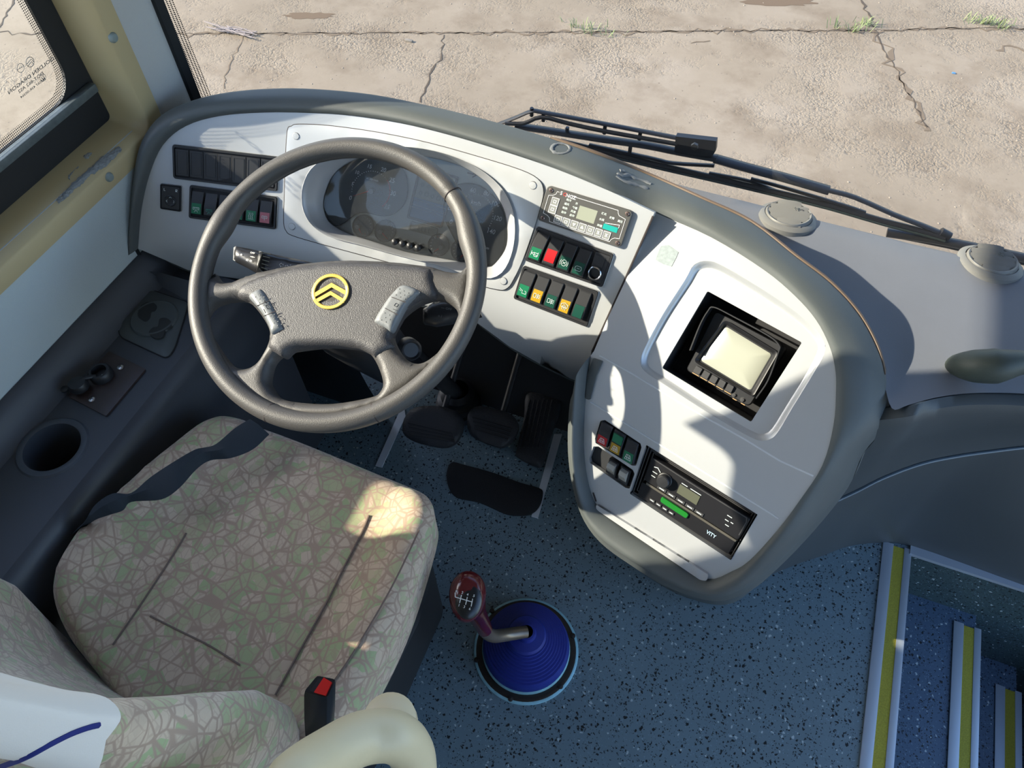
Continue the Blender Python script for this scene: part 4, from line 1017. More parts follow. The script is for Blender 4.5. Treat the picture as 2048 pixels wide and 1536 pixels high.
bm = bmesh.new(); strokes_bm(bm, QR, [[(.10, .15), (.50, .16), (.94, .15), (.955, .22), (.955, .50)]], .0016, .003); obj('face_highlight', bm, rmm, rd)
p = QR.Pn(.235, .38, .003); lathe('volume_knob', [(.0125, 0), (.0125, .002), (.0110, .003), (.0105, .012), (.009, .0135), (0, .0138)], p, darkp, rd, n=nR, seg=32)
bm = bmesh.new(); prism_bm(bm, QR, rect(.36, .28, .545, .46), .002, .0038); obj('tuner_display', bm, mat('lcd_dark', (.08, .085, .06), .15), rd)
bm = bmesh.new(); prism_bm(bm, QR, rect(.10, .625, .96, .665), -.02, .001, .0006); obj('divider_bar', bm, mat('bar_worn', (.13, .12, .10), .35, .5), rd)
for k in range(5):
    bm = bmesh.new(); s0 = .20+.088*k; prism_bm(bm, QR, rect(s0, .525, s0+.08, .585), .002, .0048, .0006); b_ = obj('preset_key', bm, rmm, rd)
    bm = bmesh.new(); strokes_bm(bm, QR, [[(s0+.02, .555), (s0+.06, .556)]], .0014, .005); obj('key_print', bm, symm, b_)
bm = bmesh.new()
strokes_bm(bm, QR, [[(.12, .27), (.15, .25), (.18, .30)], [(.12, .36), (.16, .36)], [(.12, .44), (.155, .44)], [(.37, .25), (.42, .25)], [(.45, .25), (.545, .25)], [(.80, .30), (.84, .30)], [(.80, .39), (.83, .39)], [(.85, .38), (.87, .38)], [(.82, .47), (.85, .47)]], .0011, .0034)
obj('face_print', bm, symm, rd)
bm = bmesh.new(); prism_bm(bm, QR, rrst(QR, .06, .68, .96, .95, .003), -.02, -.002, .001); obj('player_face', bm, rm, rd)
bm = bmesh.new(); prism_bm(bm, QR, rrst(QR, .26, .70, .52, .80, .003), -.004, .0015, .001); obj('slot_button', bm, mat('green_button', '#176a22', .3), rd)['label'] = 'glossy green slot button'
for k in range(4):
    bm = bmesh.new(); s0 = .17+.062*k; prism_bm(bm, QR, rect(s0, .85, s0+.05, .90), -.003, .0, .0004); b_ = obj('player_key', bm, rmm, rd)
    bm = bmesh.new(); strokes_bm(bm, QR, [[(s0+.012, .875), (s0+.038, .876)]], .0013, .0002); obj('key_print', bm, symm, b_)
qv = Quad(QR.px(.6, .7), QR.px(.9, .7), QR.px(.9, .95), QR.px(.6, .95), SB)
u = (QR.px(1, .5)-QR.px(0, .5))/262.; v = (QR.px(.5, 0)-QR.px(.5, 1))/105.; p = QR.px(.755, .80)
textobj('brand_lettering', [('VITY', p.x, p.y, (u.x*11, u.y*11), (v.x*10, v.y*10))], mat('pale_blue_print', '#a8c8e0', .5), rd, SB, -.0008)
# --- monitor
QM = Quad((1424, 617), (1570, 694), (1492, 818), (1362, 742), SB)
mo = empty('reversing_monitor', QM.P(.5, .5, -.05), 'small black monitor with a blank pale screen, sunk in the square niche', 'monitor')
SBd = lambda P: SB(P)
H0 = -.035
bm = bmesh.new(); prism_bm(bm, QM, rrst(QM, 0, 0, 1, 1, .006), H0-.035, H0, .002); obj('case', bm, darkp, mo)
QMs = Quad((1451, 650), (1546, 708), (1502, 784), (1398, 721), SB)
def hp(q, s, t, h): return q.P(s, t, h)
bm = bmesh.new()
scr = rrst(QMs, 0, 0, 1, 1, .004); rows = [[QMs.P(s, t, H0-.001) for s, t in scr], [QMs.P(.5+(s-.5)*.9, .5+(t-.5)*.9, H0+.0015) for s, t in scr], [QMs.P(.5+(s-.5)*.4, .5+(t-.5)*.4, H0+.0025) for s, t in scr]]
loft_bm(bm, rows, closed_cols=True, caps=True); obj('screen', bm, mat('blank_screen', (.34, .35, .29), .3), mo)
bm = bmesh.new(); o_ = rrst(QMs, -.07, -.10, 1.07, 1.08, .006)
rows = [[QMs.P(s, t, H0-.001) for s, t in o_], [QMs.P(s, t, H0+.006) for s, t in o_], [QMs.P(s, t, H0+.005) for s, t in rrst(QMs, -.045, -.06, 1.045, 1.05, .005)], [QMs.P(s, t, H0-.001) for s, t in scr]]
loft_bm(bm, rows, closed_cols=True); obj('screen_bezel', bm, rm, mo)
# hood around screen
bm = bmesh.new(); hood_px = [(1384, 700), (1404, 650), (1420, 622), (1432, 614), (1470, 632), (1540, 670), (1562, 690), (1560, 706), (1540, 760), (1516, 796)]
a0 = [hit(SB, x, y, H0) for x, y in cr2(hood_px, 4, False)]; nM = nrm(SB, a0[0])
loft_bm(bm, [a0, [p+nM*.022 for p in a0], [p+nM*.022+(QM.P(.5, .5, H0)-p).normalized()*.002 for p in a0], [p+(QM.P(.5, .5, H0)-p).normalized()*.002 for p in a0]]); obj('sun_hood', bm, darkp, mo)
QB = Quad((1383, 728), (1502, 795), (1493, 815), (1372, 746), SB)
for k in range(5):
    q = QB.sub(.03+.135*k, .12, .03+.135*k+.105, .85); bm = bmesh.new(); prism_bm(bm, q, rrst(q, 0, 0, 1, 1, .0012), H0, H0+.004, .0006); obj('push_key', bm, rmm, mo)
    bm = bmesh.new(); strokes_bm(bm, q, [[(.0, 1.15), (1.0, 1.15)]], .0012, H0+.0005); obj('key_print', bm, mat('amber_print', '#a98a60', .5), mo)
for s in (.76, .90):
    p = QB.P(s, .55, H0); n = nM; lathe('dial_knob', [(.0042, 0), (.0042, .001), (.0030, .001), (.0028, .003), (0, .0032)], p, rmm, mo, n=n, seg=16)
bm = bmesh.new(); strokes_bm(bm, QB, [[(.73, 1.2), (.79, 1.2)], [(.87, 1.2), (.93, 1.2)]], .0012, H0+.0005); obj('dial_print', bm, MATS['amber_print'], mo)
# residues, sticker, clips on the dash
tag(patch('sticker_remnant', [(1322, 492), (1337, 490), (1357, 504), (1352, 516), (1343, 533), (1328, 529), (1311, 520), (1316, 505)], [], SB, mat('sticker_grey', '#8d9798', .8, var=(200, .35)), off=.0006, grid=6, thick=.0005), 'torn grey sticker remnant at the top of the centre fascia', 'sticker')
def rimsurf(z, tilt=.35): return plane((0, 0, 0), (0, -.3, 1))
# --- vents on the shelf
def vent(x, y, lab):
    p = atz(x, y, zt)+V((0, 0, -.006)); e = empty('air_vent', p, lab, 'air vent', 'round air vents on the dash top')
    vm = mat('vent_grey', (.155, .155, .15), .5, bump=(600, .2, .0005))
    lathe('vent_base', [(.052, -.012), (.052, .001), (.047, .005), (.042, .006)], p, vm, e, seg=40, n=V((0, .2, 1)))
    tn = V((-.05, .12, 1)).normalized(); c = p+V((0, 0, .006))
    lathe('vent_ring', [(.040, -.006), (.0405, .002), (.038, .006), (.035, .005)], c, vm, e, n=tn, seg=40)
    bm = bmesh.new(); u = V((1, .1, 0)); u = (u-tn*u.dot(tn)).normalized(); t = tn.cross(u)
    for k in range(-2, 3):
        y_ = k*.0145; w2 = math.sqrt(max(0, .0355**2-y_*y_)); a = c+t*y_+tn*.004
        rows = [[a-u*w2-t*.0085-tn*.002, a-u*w2*.5-t*.0085-tn*.001, a+u*w2*.5-t*.0085-tn*.001, a+u*w2-t*.0085-tn*.002], [a-u*w2+t*.005+tn*.003, a-u*w2*.5+t*.005+tn*.005, a+u*w2*.5+t*.005+tn*.005, a+u*w2+t*.005+tn*.003], [a-u*w2+t*.006, a-u*w2*.5+t*.006, a+u*w2*.5+t*.006, a+u*w2+t*.006]]
        loft_bm(bm, rows)
    obj('vent_flaps', bm, vm, e); bm = bmesh.new(); lathe_bm(bm, [(.036, 0), (0, 0)], c, n=tn, seg=30); obj('vent_throat', bm, recess, e)
    bm = bmesh.new(); q0 = c+u*.012+t*.008+tn*.0095
    for a_ in range(4):
        d = u*math.cos(a_*1.571)+t*math.sin(a_*1.571); tube_bm(bm, [q0+d*.001, q0+d*.005+tn.cross(d)*.002, q0+d*.002+tn.cross(d)*.004], .0006, seg=5)
    obj('fan_mark', bm, hoodm, e)
vent(1577, 430, 'round grey air vent on the dash top, the left one of two')
vent(1984, 521, 'round grey air vent on the dash top, right one of two, at the right edge')
# --- grab handle on the shelf
hp_ = [atz(1902, 730, .695), atz(1918, 730, .712), atz(1948, 732, .732), atz(1992, 732, .746), atz(2050, 725, .752), atz(2150, 732, .750), atz(2260, 745, .735), atz(2310, 752, .70)]
hr = [.008, .021, .030, .032, .021, .018, .018, .016]
bm = bmesh.new(); tube_bm(bm, cat_rom(hp_, 5), [hr[min(i//5, 7)]*(1-(i % 5)/5)+hr[min(i//5+1, 7)]*((i % 5)/5) for i in range(5*7+1)], seg=20, flat=.8)
tag(obj('grab_handle', bm, mat('handle_green_grey', (.040, .052, .044), .55, bump=(700, .4, .0008)), None, 60), 'dark grey-green curved grab handle standing on the right of the dash top', 'grab handle')
# ================================================================ STEERING WHEEL
wheel = empty('steering_wheel', WC, 'large black four-spoke steering wheel with a yellow round emblem', 'steering wheel')
RO = .2345*1.12/1.12
cx_, cy_ = 673.5, 565
e1 = V((1, 0, 0)); e2 = WN.cross(e1).normalized()
P1 = hit(SW, 375, 590); P2 = hit(SW, 972, 545); 
RM = (P2-P1).length/2 - .0145
WC2 = (P1+P2)/2; Pt = hit(SW, 668, 273); Pb = hit(SW, 675, 853); WC2 = WC2*.5 + (Pt+Pb)*.25
RM = ((P2-P1).length + (Pt-Pb).length)/4 - .0150
def wang(x, y): p = hit(SW, x, y)-WC2; return math.atan2(p.dot(e2), p.dot(e1))
def wpt(a, r, h=0): return WC2 + (e1*math.cos(a)+e2*math.sin(a))*r + WN*h
seams = [wang(447, 405), wang(915, 383), wang(546, 815), wang(748, 815)]
gr = [(wang(440, 450), .30), (wang(950, 475), .30)]
rows = []; N = 160
for i in range(N):
    a = 2*math.pi*i/N; r = .0150; sh = 0
    for g0, w_ in gr:
        d = abs((a-g0+math.pi) % (2*math.pi)-math.pi); r += .0042*math.exp(-(d/.16)**2); sh -= .0034*math.exp(-(d/.16)**2)
    for s_ in seams:
        d = abs((a-s_+math.pi) % (2*math.pi)-math.pi)
        if d < .012: r -= .0016
    rad = e1*math.cos(a)+e2*math.sin(a); c = WC2 + rad*(RM+sh)
    rows.append([c + rad*r*math.cos(t)*1.0 + WN*r*1.05*math.sin(t) for t in [2*math.pi*k/20 for k in range(20)]])
loft('rim', rows, wheelm, wheel, closed_cols=True, closed_rows=True, smooth=60)
for s_ in seams:
    bm = bmesh.new(); rad = e1*math.cos(s_)+e2*math.sin(s_); tg = WN.cross(rad)
    lathe_bm(bm, [(.0146, -.0007), (.0155, -.0007), (.0155, .0007), (.0146, .0007)], WC2+rad*RM, n=tg, seg=24, u=WN); obj('rim_seam', bm, gapm, wheel)
# spokes: a plate with four openings, sunk below the rim
def ringpx(r, n=72):
    out = []
    for k in range(n):
        p = wpt(2*math.pi*k/n, r)-CP; d = -p.dot(BK); out.append((1024+p.dot(RT)/d*FPX, 768-p.dot(UP)/d*FPX))
    return out
outer = ringpx(RM-.004)
inner = ringpx(RM-.013)
topline = [(416, 560), (430, 547), (438, 560), (450, 566), (464, 565), (480, 558), (514, 546), (560, 536), (604, 528), (660, 522), (702, 521), (760, 523), (800, 526), (862, 534), (890, 543), (908, 546), (922, 545), (932, 534), (937, 520)]
ups = [p for p in inner if p[1] < (550 if p[0] < 600 else 522)]
ups.sort(key=lambda p: math.atan2(p[1]-565, p[0]-673))
ups = [p for p in ups if True]
topH = topline + list(reversed(ups))
leftH = cr2([(412, 650), (418, 622), (440, 606), (475, 600), (500, 606), (524, 632), (540, 664), (534, 694), (515, 725), (491, 738), (462, 729), (432, 690)], 4)
botH = cr2([(538, 762), (545, 730), (560, 712), (583, 702), (663, 693), (727, 701), (751, 722), (766, 762), (761, 783), (741, 795), (663, 808), (589, 804), (558, 794), (543, 776)], 4)
rightH = cr2([(786, 668), (804, 635), (839, 608), (874, 598), (899, 606), (914, 621), (915, 640), (897, 682), (868, 712), (842, 727), (819, 723), (797, 700)], 4)
patch('spokes', outer, [topH, leftH, botH, rightH], SW, wheelm, wheel, off=-.012, grid=9, thick=.012, dome=(.013, .014), smooth=60)
pad = cr2([(479, 578), (490, 567), (514, 555), (560, 541), (604, 532), (660, 526), (702, 525), (760, 527), (800, 530), (858, 537), (864, 545), (868, 565), (873, 588), (866, 594), (839, 598), (812, 618), (795, 645), (783, 668), (780, 680), (788, 692), (778, 700), (752, 713), (744, 709), (722, 698), (700, 694), (663, 691), (604, 693), (581, 700), (566, 713), (552, 706), (537, 696), (541, 678), (543, 664), (528, 632), (503, 604), (485, 598), (476, 592)], 4)
patch('centre_pad', pad, [], SW, padm, wheel, off=-.001, grid=8, thick=.018, dome=(.0085, .014), smooth=60)
bm = bmesh.new()
for a, b in (((862, 536), (874, 592)), ((481, 574), (492, 563)), ((792, 690), (750, 715)), ((536, 697), (566, 715))): pass
bm.free()
# button pods with dimpled keys
def pod_(ol, cuts, lab):
    po = patch('button_pod', cr2(ol, 4), [], SW, mat('pod_grey', (.16, .17, .175), .45, bump=(500, .3, .0006)), wheel, off=.0082, grid=6, thick=.012, dome=(.0045, .005), smooth=60)
    po['label'] = lab
    for a, b in cuts: line_px('key_gap', [a, b], SW, .0012, gapm, po, off=.0128, th=.0006)
    bm = bmesh.new(); cnt = 0
    xs = [p[0] for p in ol]; ys = [p[1] for p in ol]
    return po
lp_ = pod_([(498, 592), (517, 579), (526, 583), (538, 601), (551, 625), (565, 655), (562, 660), (544, 668), (539, 655), (528, 632), (513, 612)], [((513, 612), (539, 601)), ((528, 632), (552, 622))], 'grey button pod left of the emblem')
rp_ = pod_([(806, 570), (838, 582), (833, 590), (812, 610), (795, 640), (783, 662), (770, 655), (751, 645), (751, 637), (766, 612), (782, 590)], [((783, 594), (812, 605)), ((770, 616), (796, 630))], 'grey button pod right of the emblem')
def dimples(par, c, u, v, rows_, cols):
    bm = bmesh.new()
    for i in range(rows_):
        for j in range(cols):
            x = c[0]+u[0]*(j+.5*(i % 2))+v[0]*i; y = c[1]+u[1]*(j+.5*(i % 2))+v[1]*i; p = hit(SW, x, y, .0127); lathe_bm(bm, [(.0011, -.0006), (.0009, .0003), (0, .0005)], p, n=WN, seg=8)
    obj('grip_dimples', bm, mat('dimple_grey', (.07, .075, .08), .5), par)
dimples(lp_, (511, 594), (9, -4), (4, 6), 4, 2); dimples(lp_, (541, 632), (8, -3), (3.5, 7), 4, 2)
dimples(rp_, (792, 590), (9, 4), (3.5, -6), 3, 3); dimples(rp_, (763, 640), (9, 4), (3.5, -7), 4, 2)
bm = bmesh.new()
for pts in (((531, 611), (535, 618), (541, 615), (537, 609), (531, 611)), ((788, 611), (792, 606), (797, 609), (793, 614), (788, 611)), ((527, 618), (531, 626)), ((786, 618), (794, 621))): tube_bm(bm, [hit(SW, x, y, .0130) for x, y in pts], .0004, seg=5)
obj('horn_symbol', bm, rockm, wheel)
# emblem
bm = bmesh.new(); EO = .0073
o_ = [hit(SW, *p, EO) for p in ell(660, 583, 38.5, 35, 48, rot=0.0)]; 
o2 = ell(660.5, 583, 38.5, 34.6, 56, -.5); i2 = ell(660.5, 583, 31.5, 28, 56, -.5); m2 = ell(660.5, 583, 37, 33.2, 56, -.5); n2 = ell(660.5, 583, 33, 29.5, 56, -.5)
loft_bm(bm, [[hit(SW, x, y, h) for x, y in L] for L, h in ((o2, EO), (o2, EO+.0025), (m2, EO+.0035), (n2, EO+.0035), (i2, EO+.0025), (i2, EO))], closed_cols=True, closed_rows=True)
def chev(a, b, c, w):
    out = []
    L_ = [a, b, c]; up = [(x, y-w/2) for x, y in L_]; dn = [(x, y+w/2) for x, y in L_]
    poly = up+dn[::-1]
    loft_bm(bm, [[hit(SW, x, y, EO-.001) for x, y in poly], [hit(SW, x, y, EO+.003) for x, y in poly]], closed_cols=True)
    f = [bm.verts.new(hit(SW, x, y, EO+.003)) for x, y in poly]
    bm.faces.new([f[0], f[1], f[4], f[5]]); bm.faces.new([f[1], f[2], f[3], f[4]])
chev((629, 590), (663, 570), (694, 587), 9); chev((632, 602), (661, 586), (688, 602), 8)
obj('emblem', bm, gold, wheel)['label'] = 'yellow ring emblem with two chevrons'
bm = bmesh.new(); lathe_bm(bm, [(.0275, 0), (0, .0005)], hit(SW, 660.5, 583, EO), n=WN, seg=32); obj('emblem_backing', bm, mat('emblem_back', (.05, .045, .04), .4, var=(90, .5)), wheel)
# column shroud beneath (one body with the dash) and the two stalks
col = empty('steering_column', WC2-WN*.15, 'black steering column cover below the wheel', 'steering column')
ax = -WN
cc = WC2 + V((0, 0, 0))
lathe('boss', [(.040, -.018), (.045, -.035), (.045, -.07), (.04, -.075)], cc-e2*.012, darkp, col, n=WN, seg=32)
rows = []
for h, w_, t_ in ((-.055, .052, .045), (-.08, .062, .048), (-.14, .066, .052), (-.22, .06, .05), (-.42, .04, .04)):
    c = cc + WN*h - e2*(.045+.0*h) - e1*.0; rows.append([c + e1*w_*math.copysign(abs(math.cos(t))**.7, math.cos(t)) + e2*t_*math.copysign(abs(math.sin(t))**.7, math.sin(t)) for t in [2*math.pi*k/28 for k in range(28)]])
loft('shroud', rows, darkp, col, closed_cols=True, caps=True, smooth=60)
SK = plane(WC2 - WN*.075, WN)
stk = empty('control_stalk', hit(SK, 520, 520), 'black light control stalk with ribbed collar, left of the wheel hub', 'stalk')
body = [(470, 492), (496, 497), (545, 508), (604, 520), (700, 545), (700, 590), (600, 575), (540, 556), (512, 545), (486, 530), (466, 520)]
patch('lever', cr2(body[:1], 1) + body[1:] if False else body, [], SK, mat('stalk_black', (.02, .02, .022), .32), stk, off=0, grid=8, thick=.012, dome=(.010, .012), smooth=60)
patch('end_cap', [(467, 495), (472, 492), (474, 496), (470, 522), (466, 520)], [], SK, mat('cap_dull', (.25, .26, .26), .5), stk, off=.002, grid=6, thick=.004)
for x in (0,):
    patch('ribbed_collar', [(518, 502), (542, 507), (534, 549), (510, 540)], [], SK, darkp, stk, off=.004, grid=6, thick=.018, dome=(.010, .010), smooth=60)
bm = bmesh.new()
for k in range(6):
    t = k/5; x0, y0 = 527+14*0, 504+8*k; tube_bm(bm, [hit(SK, 527-.9*k*1.2, 505+7.4*k, .0145), hit(SK, 541-.9*k*1.5, 508+7.8*k, .0145)], .0007, seg=5)
tube_bm(bm, [hit(SK, 525, 504, .0142), hit(SK, 515, 541, .0142)], .0007, seg=5)
obj('collar_ribs', bm, mat('rib_metal', (.25, .24, .18), .35, .5), stk)
textobj('stalk_print', [('OFF', 505, 506, (5.2, 1.2), (1, -4.6)), ('=00=', 505, 514, (4.6, 1.1), (1, -3.6)), ('iD iD', 498, 521, (5.6, 1.4), (1, -5.6)), ('*', 482, 511, (9, 1.5), (1.5, -9))], white, stk, SK, .0118)
for pts in (((559, 529), (563, 526), (563, 528), (567, 529), (567, 533), (562, 532), (562, 534), (559, 529)), ((570, 531), (574, 532), (574, 530), (578, 534), (573, 538), (574, 536), (570, 535), (570, 531)), ((580, 530), (582, 530)), ((496+26, 510), (526, 511))):
    bm = bmesh.new(); tube_bm(bm, [hit(SK, x, y, .0112) for x, y in pts], .0004, seg=5); obj('arrow_print', bm, white, stk)
st2 = empty('control_stalk', hit(SK, 890, 625), 'black wiper stalk showing through the right opening of the wheel', 'stalk')
patch('lever', [(846, 618), (868, 604), (920, 600), (958, 612), (962, 630), (925, 640), (870, 650), (846, 645)], [], SK, MATS['stalk_black'], st2, off=-.01, grid=8, thick=.012, dome=(.010, .012), smooth=60)
textobj('stalk_print', [('--- OFF', 893, 617, (7, 1.5), (1.5, -6)), ('o |', 880, 632, (7, 1.5), (1.5, -6))], mat('dim_print', (.15, .15, .15), .5), st2, SK, .0015)
ig = empty('ignition_lock', hit(SK, 822, 700), 'round ignition lock on the side of the steering column', 'ignition lock')
lathe('lock_barrel', [(.018, -.03), (.018, .0), (.015, .004), (.012, .001), (0, .001)], hit(SK, 822, 700, -.03), darkp, ig, n=V((.5, -.5, .6)), seg=24)

# ================================================================ WIPERS outside the glass
PW = plane((0, 1.225, 0), (0, -1, 0))
def W_(x, y, o=0): return hit(PW, x, y, o)
def cvt(p): return (p[0]/1.917+980, p[1]/1.917+180)
wm = mat('wiper_black', (.018, .018, .02), .4, bump=(300, .2, .0006)); wm2 = mat('wiper_worn', (.05, .045, .04), .5, var=(60, .5))
wp = empty('windscreen_wiper', W_(1380, 300), 'long black windscreen wiper with parallel arms across the yard view', 'wiper')
def arm(name, pts, r, m=wm, o=0, flat=.5): return tube(name, cat_rom([W_(*cvt(p), o) for p in pts], 3), r, m, wp, seg=8, flat=flat)
arm('parallel_arm', [(30, 132), (100, 105), (160, 81), (205, 86), (450, 132), (720, 184)], .0062)
arm('washer_pipe', [(60, 128), (130, 128), (198, 104), (300, 128), (440, 158), (720, 208)], .0042, wm2, .006, 1)
arm('main_arm', [(100, 138), (200, 152), (420, 186), (600, 212), (730, 238), (870, 262)], .0105)
arm('main_arm', [(860, 262), (980, 296), (1130, 336), (1300, 385)], .0125, o=-.004)
arm('arm_tip', [(1300, 385), (1400, 412), (1550, 478), (1660, 520), (1745, 555)], .0065)
b0 = [(712, 178), (868, 196), (866, 232), (850, 258), (706, 244)]
patch('arm_head', [cvt(p) for p in b0], [], PW, wm, wp, off=.008, grid=12, thick=.012, dome=(.004, .006))
p = W_(*cvt((785, 215)), .024); lathe('head_nut', [(.007, -.002), (.007, .004), (0, .005)], p, wm2, wp, n=V((0, -1, 0)), seg=6)
blade = [(270, 196), (420, 232), (660, 290), (880, 340), (1100, 392), (1300, 442), (1500, 500), (1640, 536), (1745, 566)]
arm('blade_rubber', blade, .0062, o=.004, flat=.8); arm('blade_spine', [(p[0], p[1]+13) for p in blade], .0030, mat('blade_green_grey', (.04, .055, .055), .35), .008, 1)
arm('blade_bracket', [(380, 210), (620, 262), (700, 280), (860, 290)], .0055); arm('blade_bracket', [(1000, 340), (1120, 372), (1350, 440), (1440, 470)], .005)
arm('blade_bracket', [(840, 318), (1000, 350), (1130, 400)], .0045)
p = W_(*cvt((1750, 556)), .0); tube('end_cap', [p+V((-.012, 0, .004)), p+V((.006, 0, -.002))], .0085, wm, wp, seg=8)
for x, y in ((160, 84), (205, 104), (440, 152), (575, 175), (537, 230), (296, 158)): tube('pipe_clip', [W_(*cvt((x, y)), .0)+V((0, 0, .009)), W_(*cvt((x, y)), .0)-V((0, 0, .009))], .004, wm, wp, seg=6)
w3 = empty('windscreen_wiper', W_(1850, 490), 'end of a second black wiper behind the right-hand air vent', 'wiper')
def arm3(name, pts, r, m=wm): return tube(name, [W_(*cvt(p)) for p in pts], r, m, w3, seg=8, flat=.7)
arm3('main_arm', [(1522, 546), (1700, 572), (1850, 602), (2100, 655), (2400, 720)], .0105); arm3('blade_rubber', [(1560, 560), (1750, 598), (1900, 632), (2100, 675), (2400, 745)], .005)
# ================================================================ DRIVER'S SEAT
seat = empty('driver_seat', (-.57, .2, 0), "driver's seat in beige cloth printed with green facets and brown strokes", 'seat')
cush = [(524, 857), (560, 870), (620, 893), (700, 926), (770, 955), (820, 975), (850, 990), (864, 1008), (868, 1028), (862, 1060), (848, 1110), (826, 1180), (800, 1250), (770, 1315), (730, 1390), (680, 1480), (620, 1590), (540, 1640), (430, 1600), (330, 1500), (250, 1420), (190, 1340), (150, 1290), (122, 1240), (108, 1195), (108, 1160), (120, 1120), (145, 1080), (175, 1045), (205, 1010), (240, 980), (300, 925), (350, 885), (395, 850), (425, 836), (448, 832), (480, 838), (500, 846)]
co = patch('seat_cushion', cr2(cush, 3), [], SS, fabric, seat, off=-.028, grid=18, thick=.085, dome=(.028, .045), down=V((0, 0, 1)), smooth=70)
def seamline(pts, nm='seam', per=4): line_px(nm, pts, SS, .0028, mat('seam_brown', '#6b5c54', .9), seat, off=.0012, th=.001, per=per)  # dark brown ribbon along the cushion seams
seamline([(372, 1066), (352, 1100), (310, 1165), (270, 1225), (225, 1290)])
seamline([(738, 1030), (722, 1068), (690, 1130), (650, 1210), (600, 1300), (550, 1390)])
seamline([(838, 1060), (810, 1120), (780, 1180), (740, 1250), (690, 1330), (640, 1400)])
seamline([(300, 1232), (360, 1262), (420, 1292), (480, 1330)])
# base and slide rails under the cushion
bm = bmesh.new(); box_bm(bm, -.79, -.33, .04, .44, .06, .36, .02); obj('seat_base', bm, blackr, seat)
bm = bmesh.new()
rail = [atz(838, 1165, .33), atz(815, 1240, .33), atz(770, 1330, .33), atz(715, 1440, .33), atz(650, 1560, .33)]
tube_bm(bm, rail, .020, seg=8, flat=1.2); obj('side_cover', bm, darkp, seat)
tube('slide_rail', [p+V((.012, 0, .035)) for p in rail[1:]], .0075, mat('rail_grey', (.16, .17, .17), .4, .5), seat, seg=6)
# backrest: horizontal sections, wings curling forward
XC = -.598
def br_section(z, grow=0, k=1.0, hw=.27):
    yc = .037 - .12*(z-.50); half = [(0, 0), (.30, .006), (.55, .026), (.74, .052), (.88, .078), (.97, .082), (1.05, .060), (1.07, .015), (1.02, -.05), (.85, -.11), (.5, -.135)]
    wz = .15 + .85*math.exp(-((z-.62)/.2)**2)
    R = [(s*hw+(grow if s > .6 else 0)*1, y*wz+(grow if y > -.03 else -grow)) for s, y in half]
    pts = [V((XC+x, yc+y, z)) for x, y in R] + [V((XC, yc-.14-grow, z))] + [V((XC-x, yc+y, z)) for x, y in reversed(R[1:])]
    return cat_rom(pts, 3, True)
secs = [(.40, .225), (.47, .235), (.56, .242), (.66, .236), (.74, .224), (.80, .21), (.86, .20), (.95, .195), (1.10, .185), (1.18, .15), (1.20, .09)]
loft('backrest', [br_section(z, 0, 1, hw) for z, hw in secs], fabric, seat, closed_cols=True, caps=True, smooth=80)
def hem(sec):
    y_f = max(p.y for p in sec); return [V((p.x, p.y, p.z - min(.16, 1.5*max(0, y_f-.03-p.y)))) for p in sec]
cr_rows = [br_section(z, .009, 1, hw) for z, hw in ((.905, .197), (.915, .198), (.95, .198), (1.10, .189), (1.185, .153), (1.213, .09))]
cr_rows[0] = hem(cr_rows[0]); cr_rows[1] = hem(cr_rows[1])
cv = tag(loft('seat_cover', cr_rows, whitec, closed_cols=True, caps=False, smooth=80), 'white cloth headrest cover with blue piping on the seat back', 'seat cover')
bm = bmesh.new(); bm.from_mesh(cv.data); bmesh.ops.holes_fill(bm, edges=[e for e in bm.edges if e.is_boundary and all(v.co.z > 1.2 for v in e.verts)]); bm.to_mesh(cv.data); bm.free()
# armrest
ar = cat_rom([V((-.40, -.045, .80)), atd(520, 1640, .74), atd(585, 1560, .78), atd(655, 1512, .83), atd(725, 1476, .87), atd(788, 1474, .89), atd(822, 1505, .91), atd(832, 1570, .92), atd(835, 1660, .93)], 6)
rr_ = []
n_ = len(ar)
for i in range(n_): t = i/(n_-1); rr_.append(.024 + .006*math.sin(math.pi*t))
lathe('armrest_cap', [(.0, .036), (.022, .034), (.032, .026), (.0345, .010), (.034, -.01)], atd(780, 1452, .93), cream, seat, n=V((.05, .15, .98)), seg=28)
arm_ = tube('armrest', ar, rr_, cream, seat, seg=20, smooth=70); arm_['label'] = 'cream vinyl armrest'
# belt buckle and belt
bk = empty('belt_buckle', atz(640, 1440, .5), 'black seat belt buckle with a red release button beside the cushion', 'seat belt buckle')
q_ = [atz(*p, .60) for p in ((606, 1384), (634, 1350), (673, 1358), (655, 1397))]
zl = [(0, .84), (.0, .95), (-.006, 1), (-.05, 1.0), (-.085, .94), (-.10, .75)]
cc_ = sum(q_, V())/4; low_ = atz(641, 1478, .50) - cc_ - V((0, 0, -.10))
rows = []
for h, k in zl:
    rr = []
    for i in range(4):
        p = q_[i]; a = q_[i-1]; b = q_[(i+1) % 4]
        for w_ in (a.lerp(p, .85), p.lerp(p.lerp(a, .1).lerp(b, .1), .3), b.lerp(p, .85)): rr.append(cc_+(w_-cc_)*k+V((0, 0, h))+low_*(-h/.10))
    rows.append(rr)
loft('buckle_case', rows, mat('buckle_black', (.014, .014, .016), .3), bk, closed_cols=True, caps=True)
A0, A1, A2, A3 = q_
B_q = [A0.lerp(A3, .42).lerp(A1.lerp(A2, .42), k) for k in (.10, .92)]; C_q = [A3.lerp(A2, k).lerp(A0, .10) for k in (.10, .86)]
bm = bmesh.new(); loft_bm(bm, [[p+V((0, 0, z_)) for p in (B_q[0], B_q[1], C_q[1], C_q[0])] for z_ in (-.004, .0035)], closed_cols=True, caps=True); obj('release_button', bm, mat('buckle_red', '#d01e18', .35), bk)
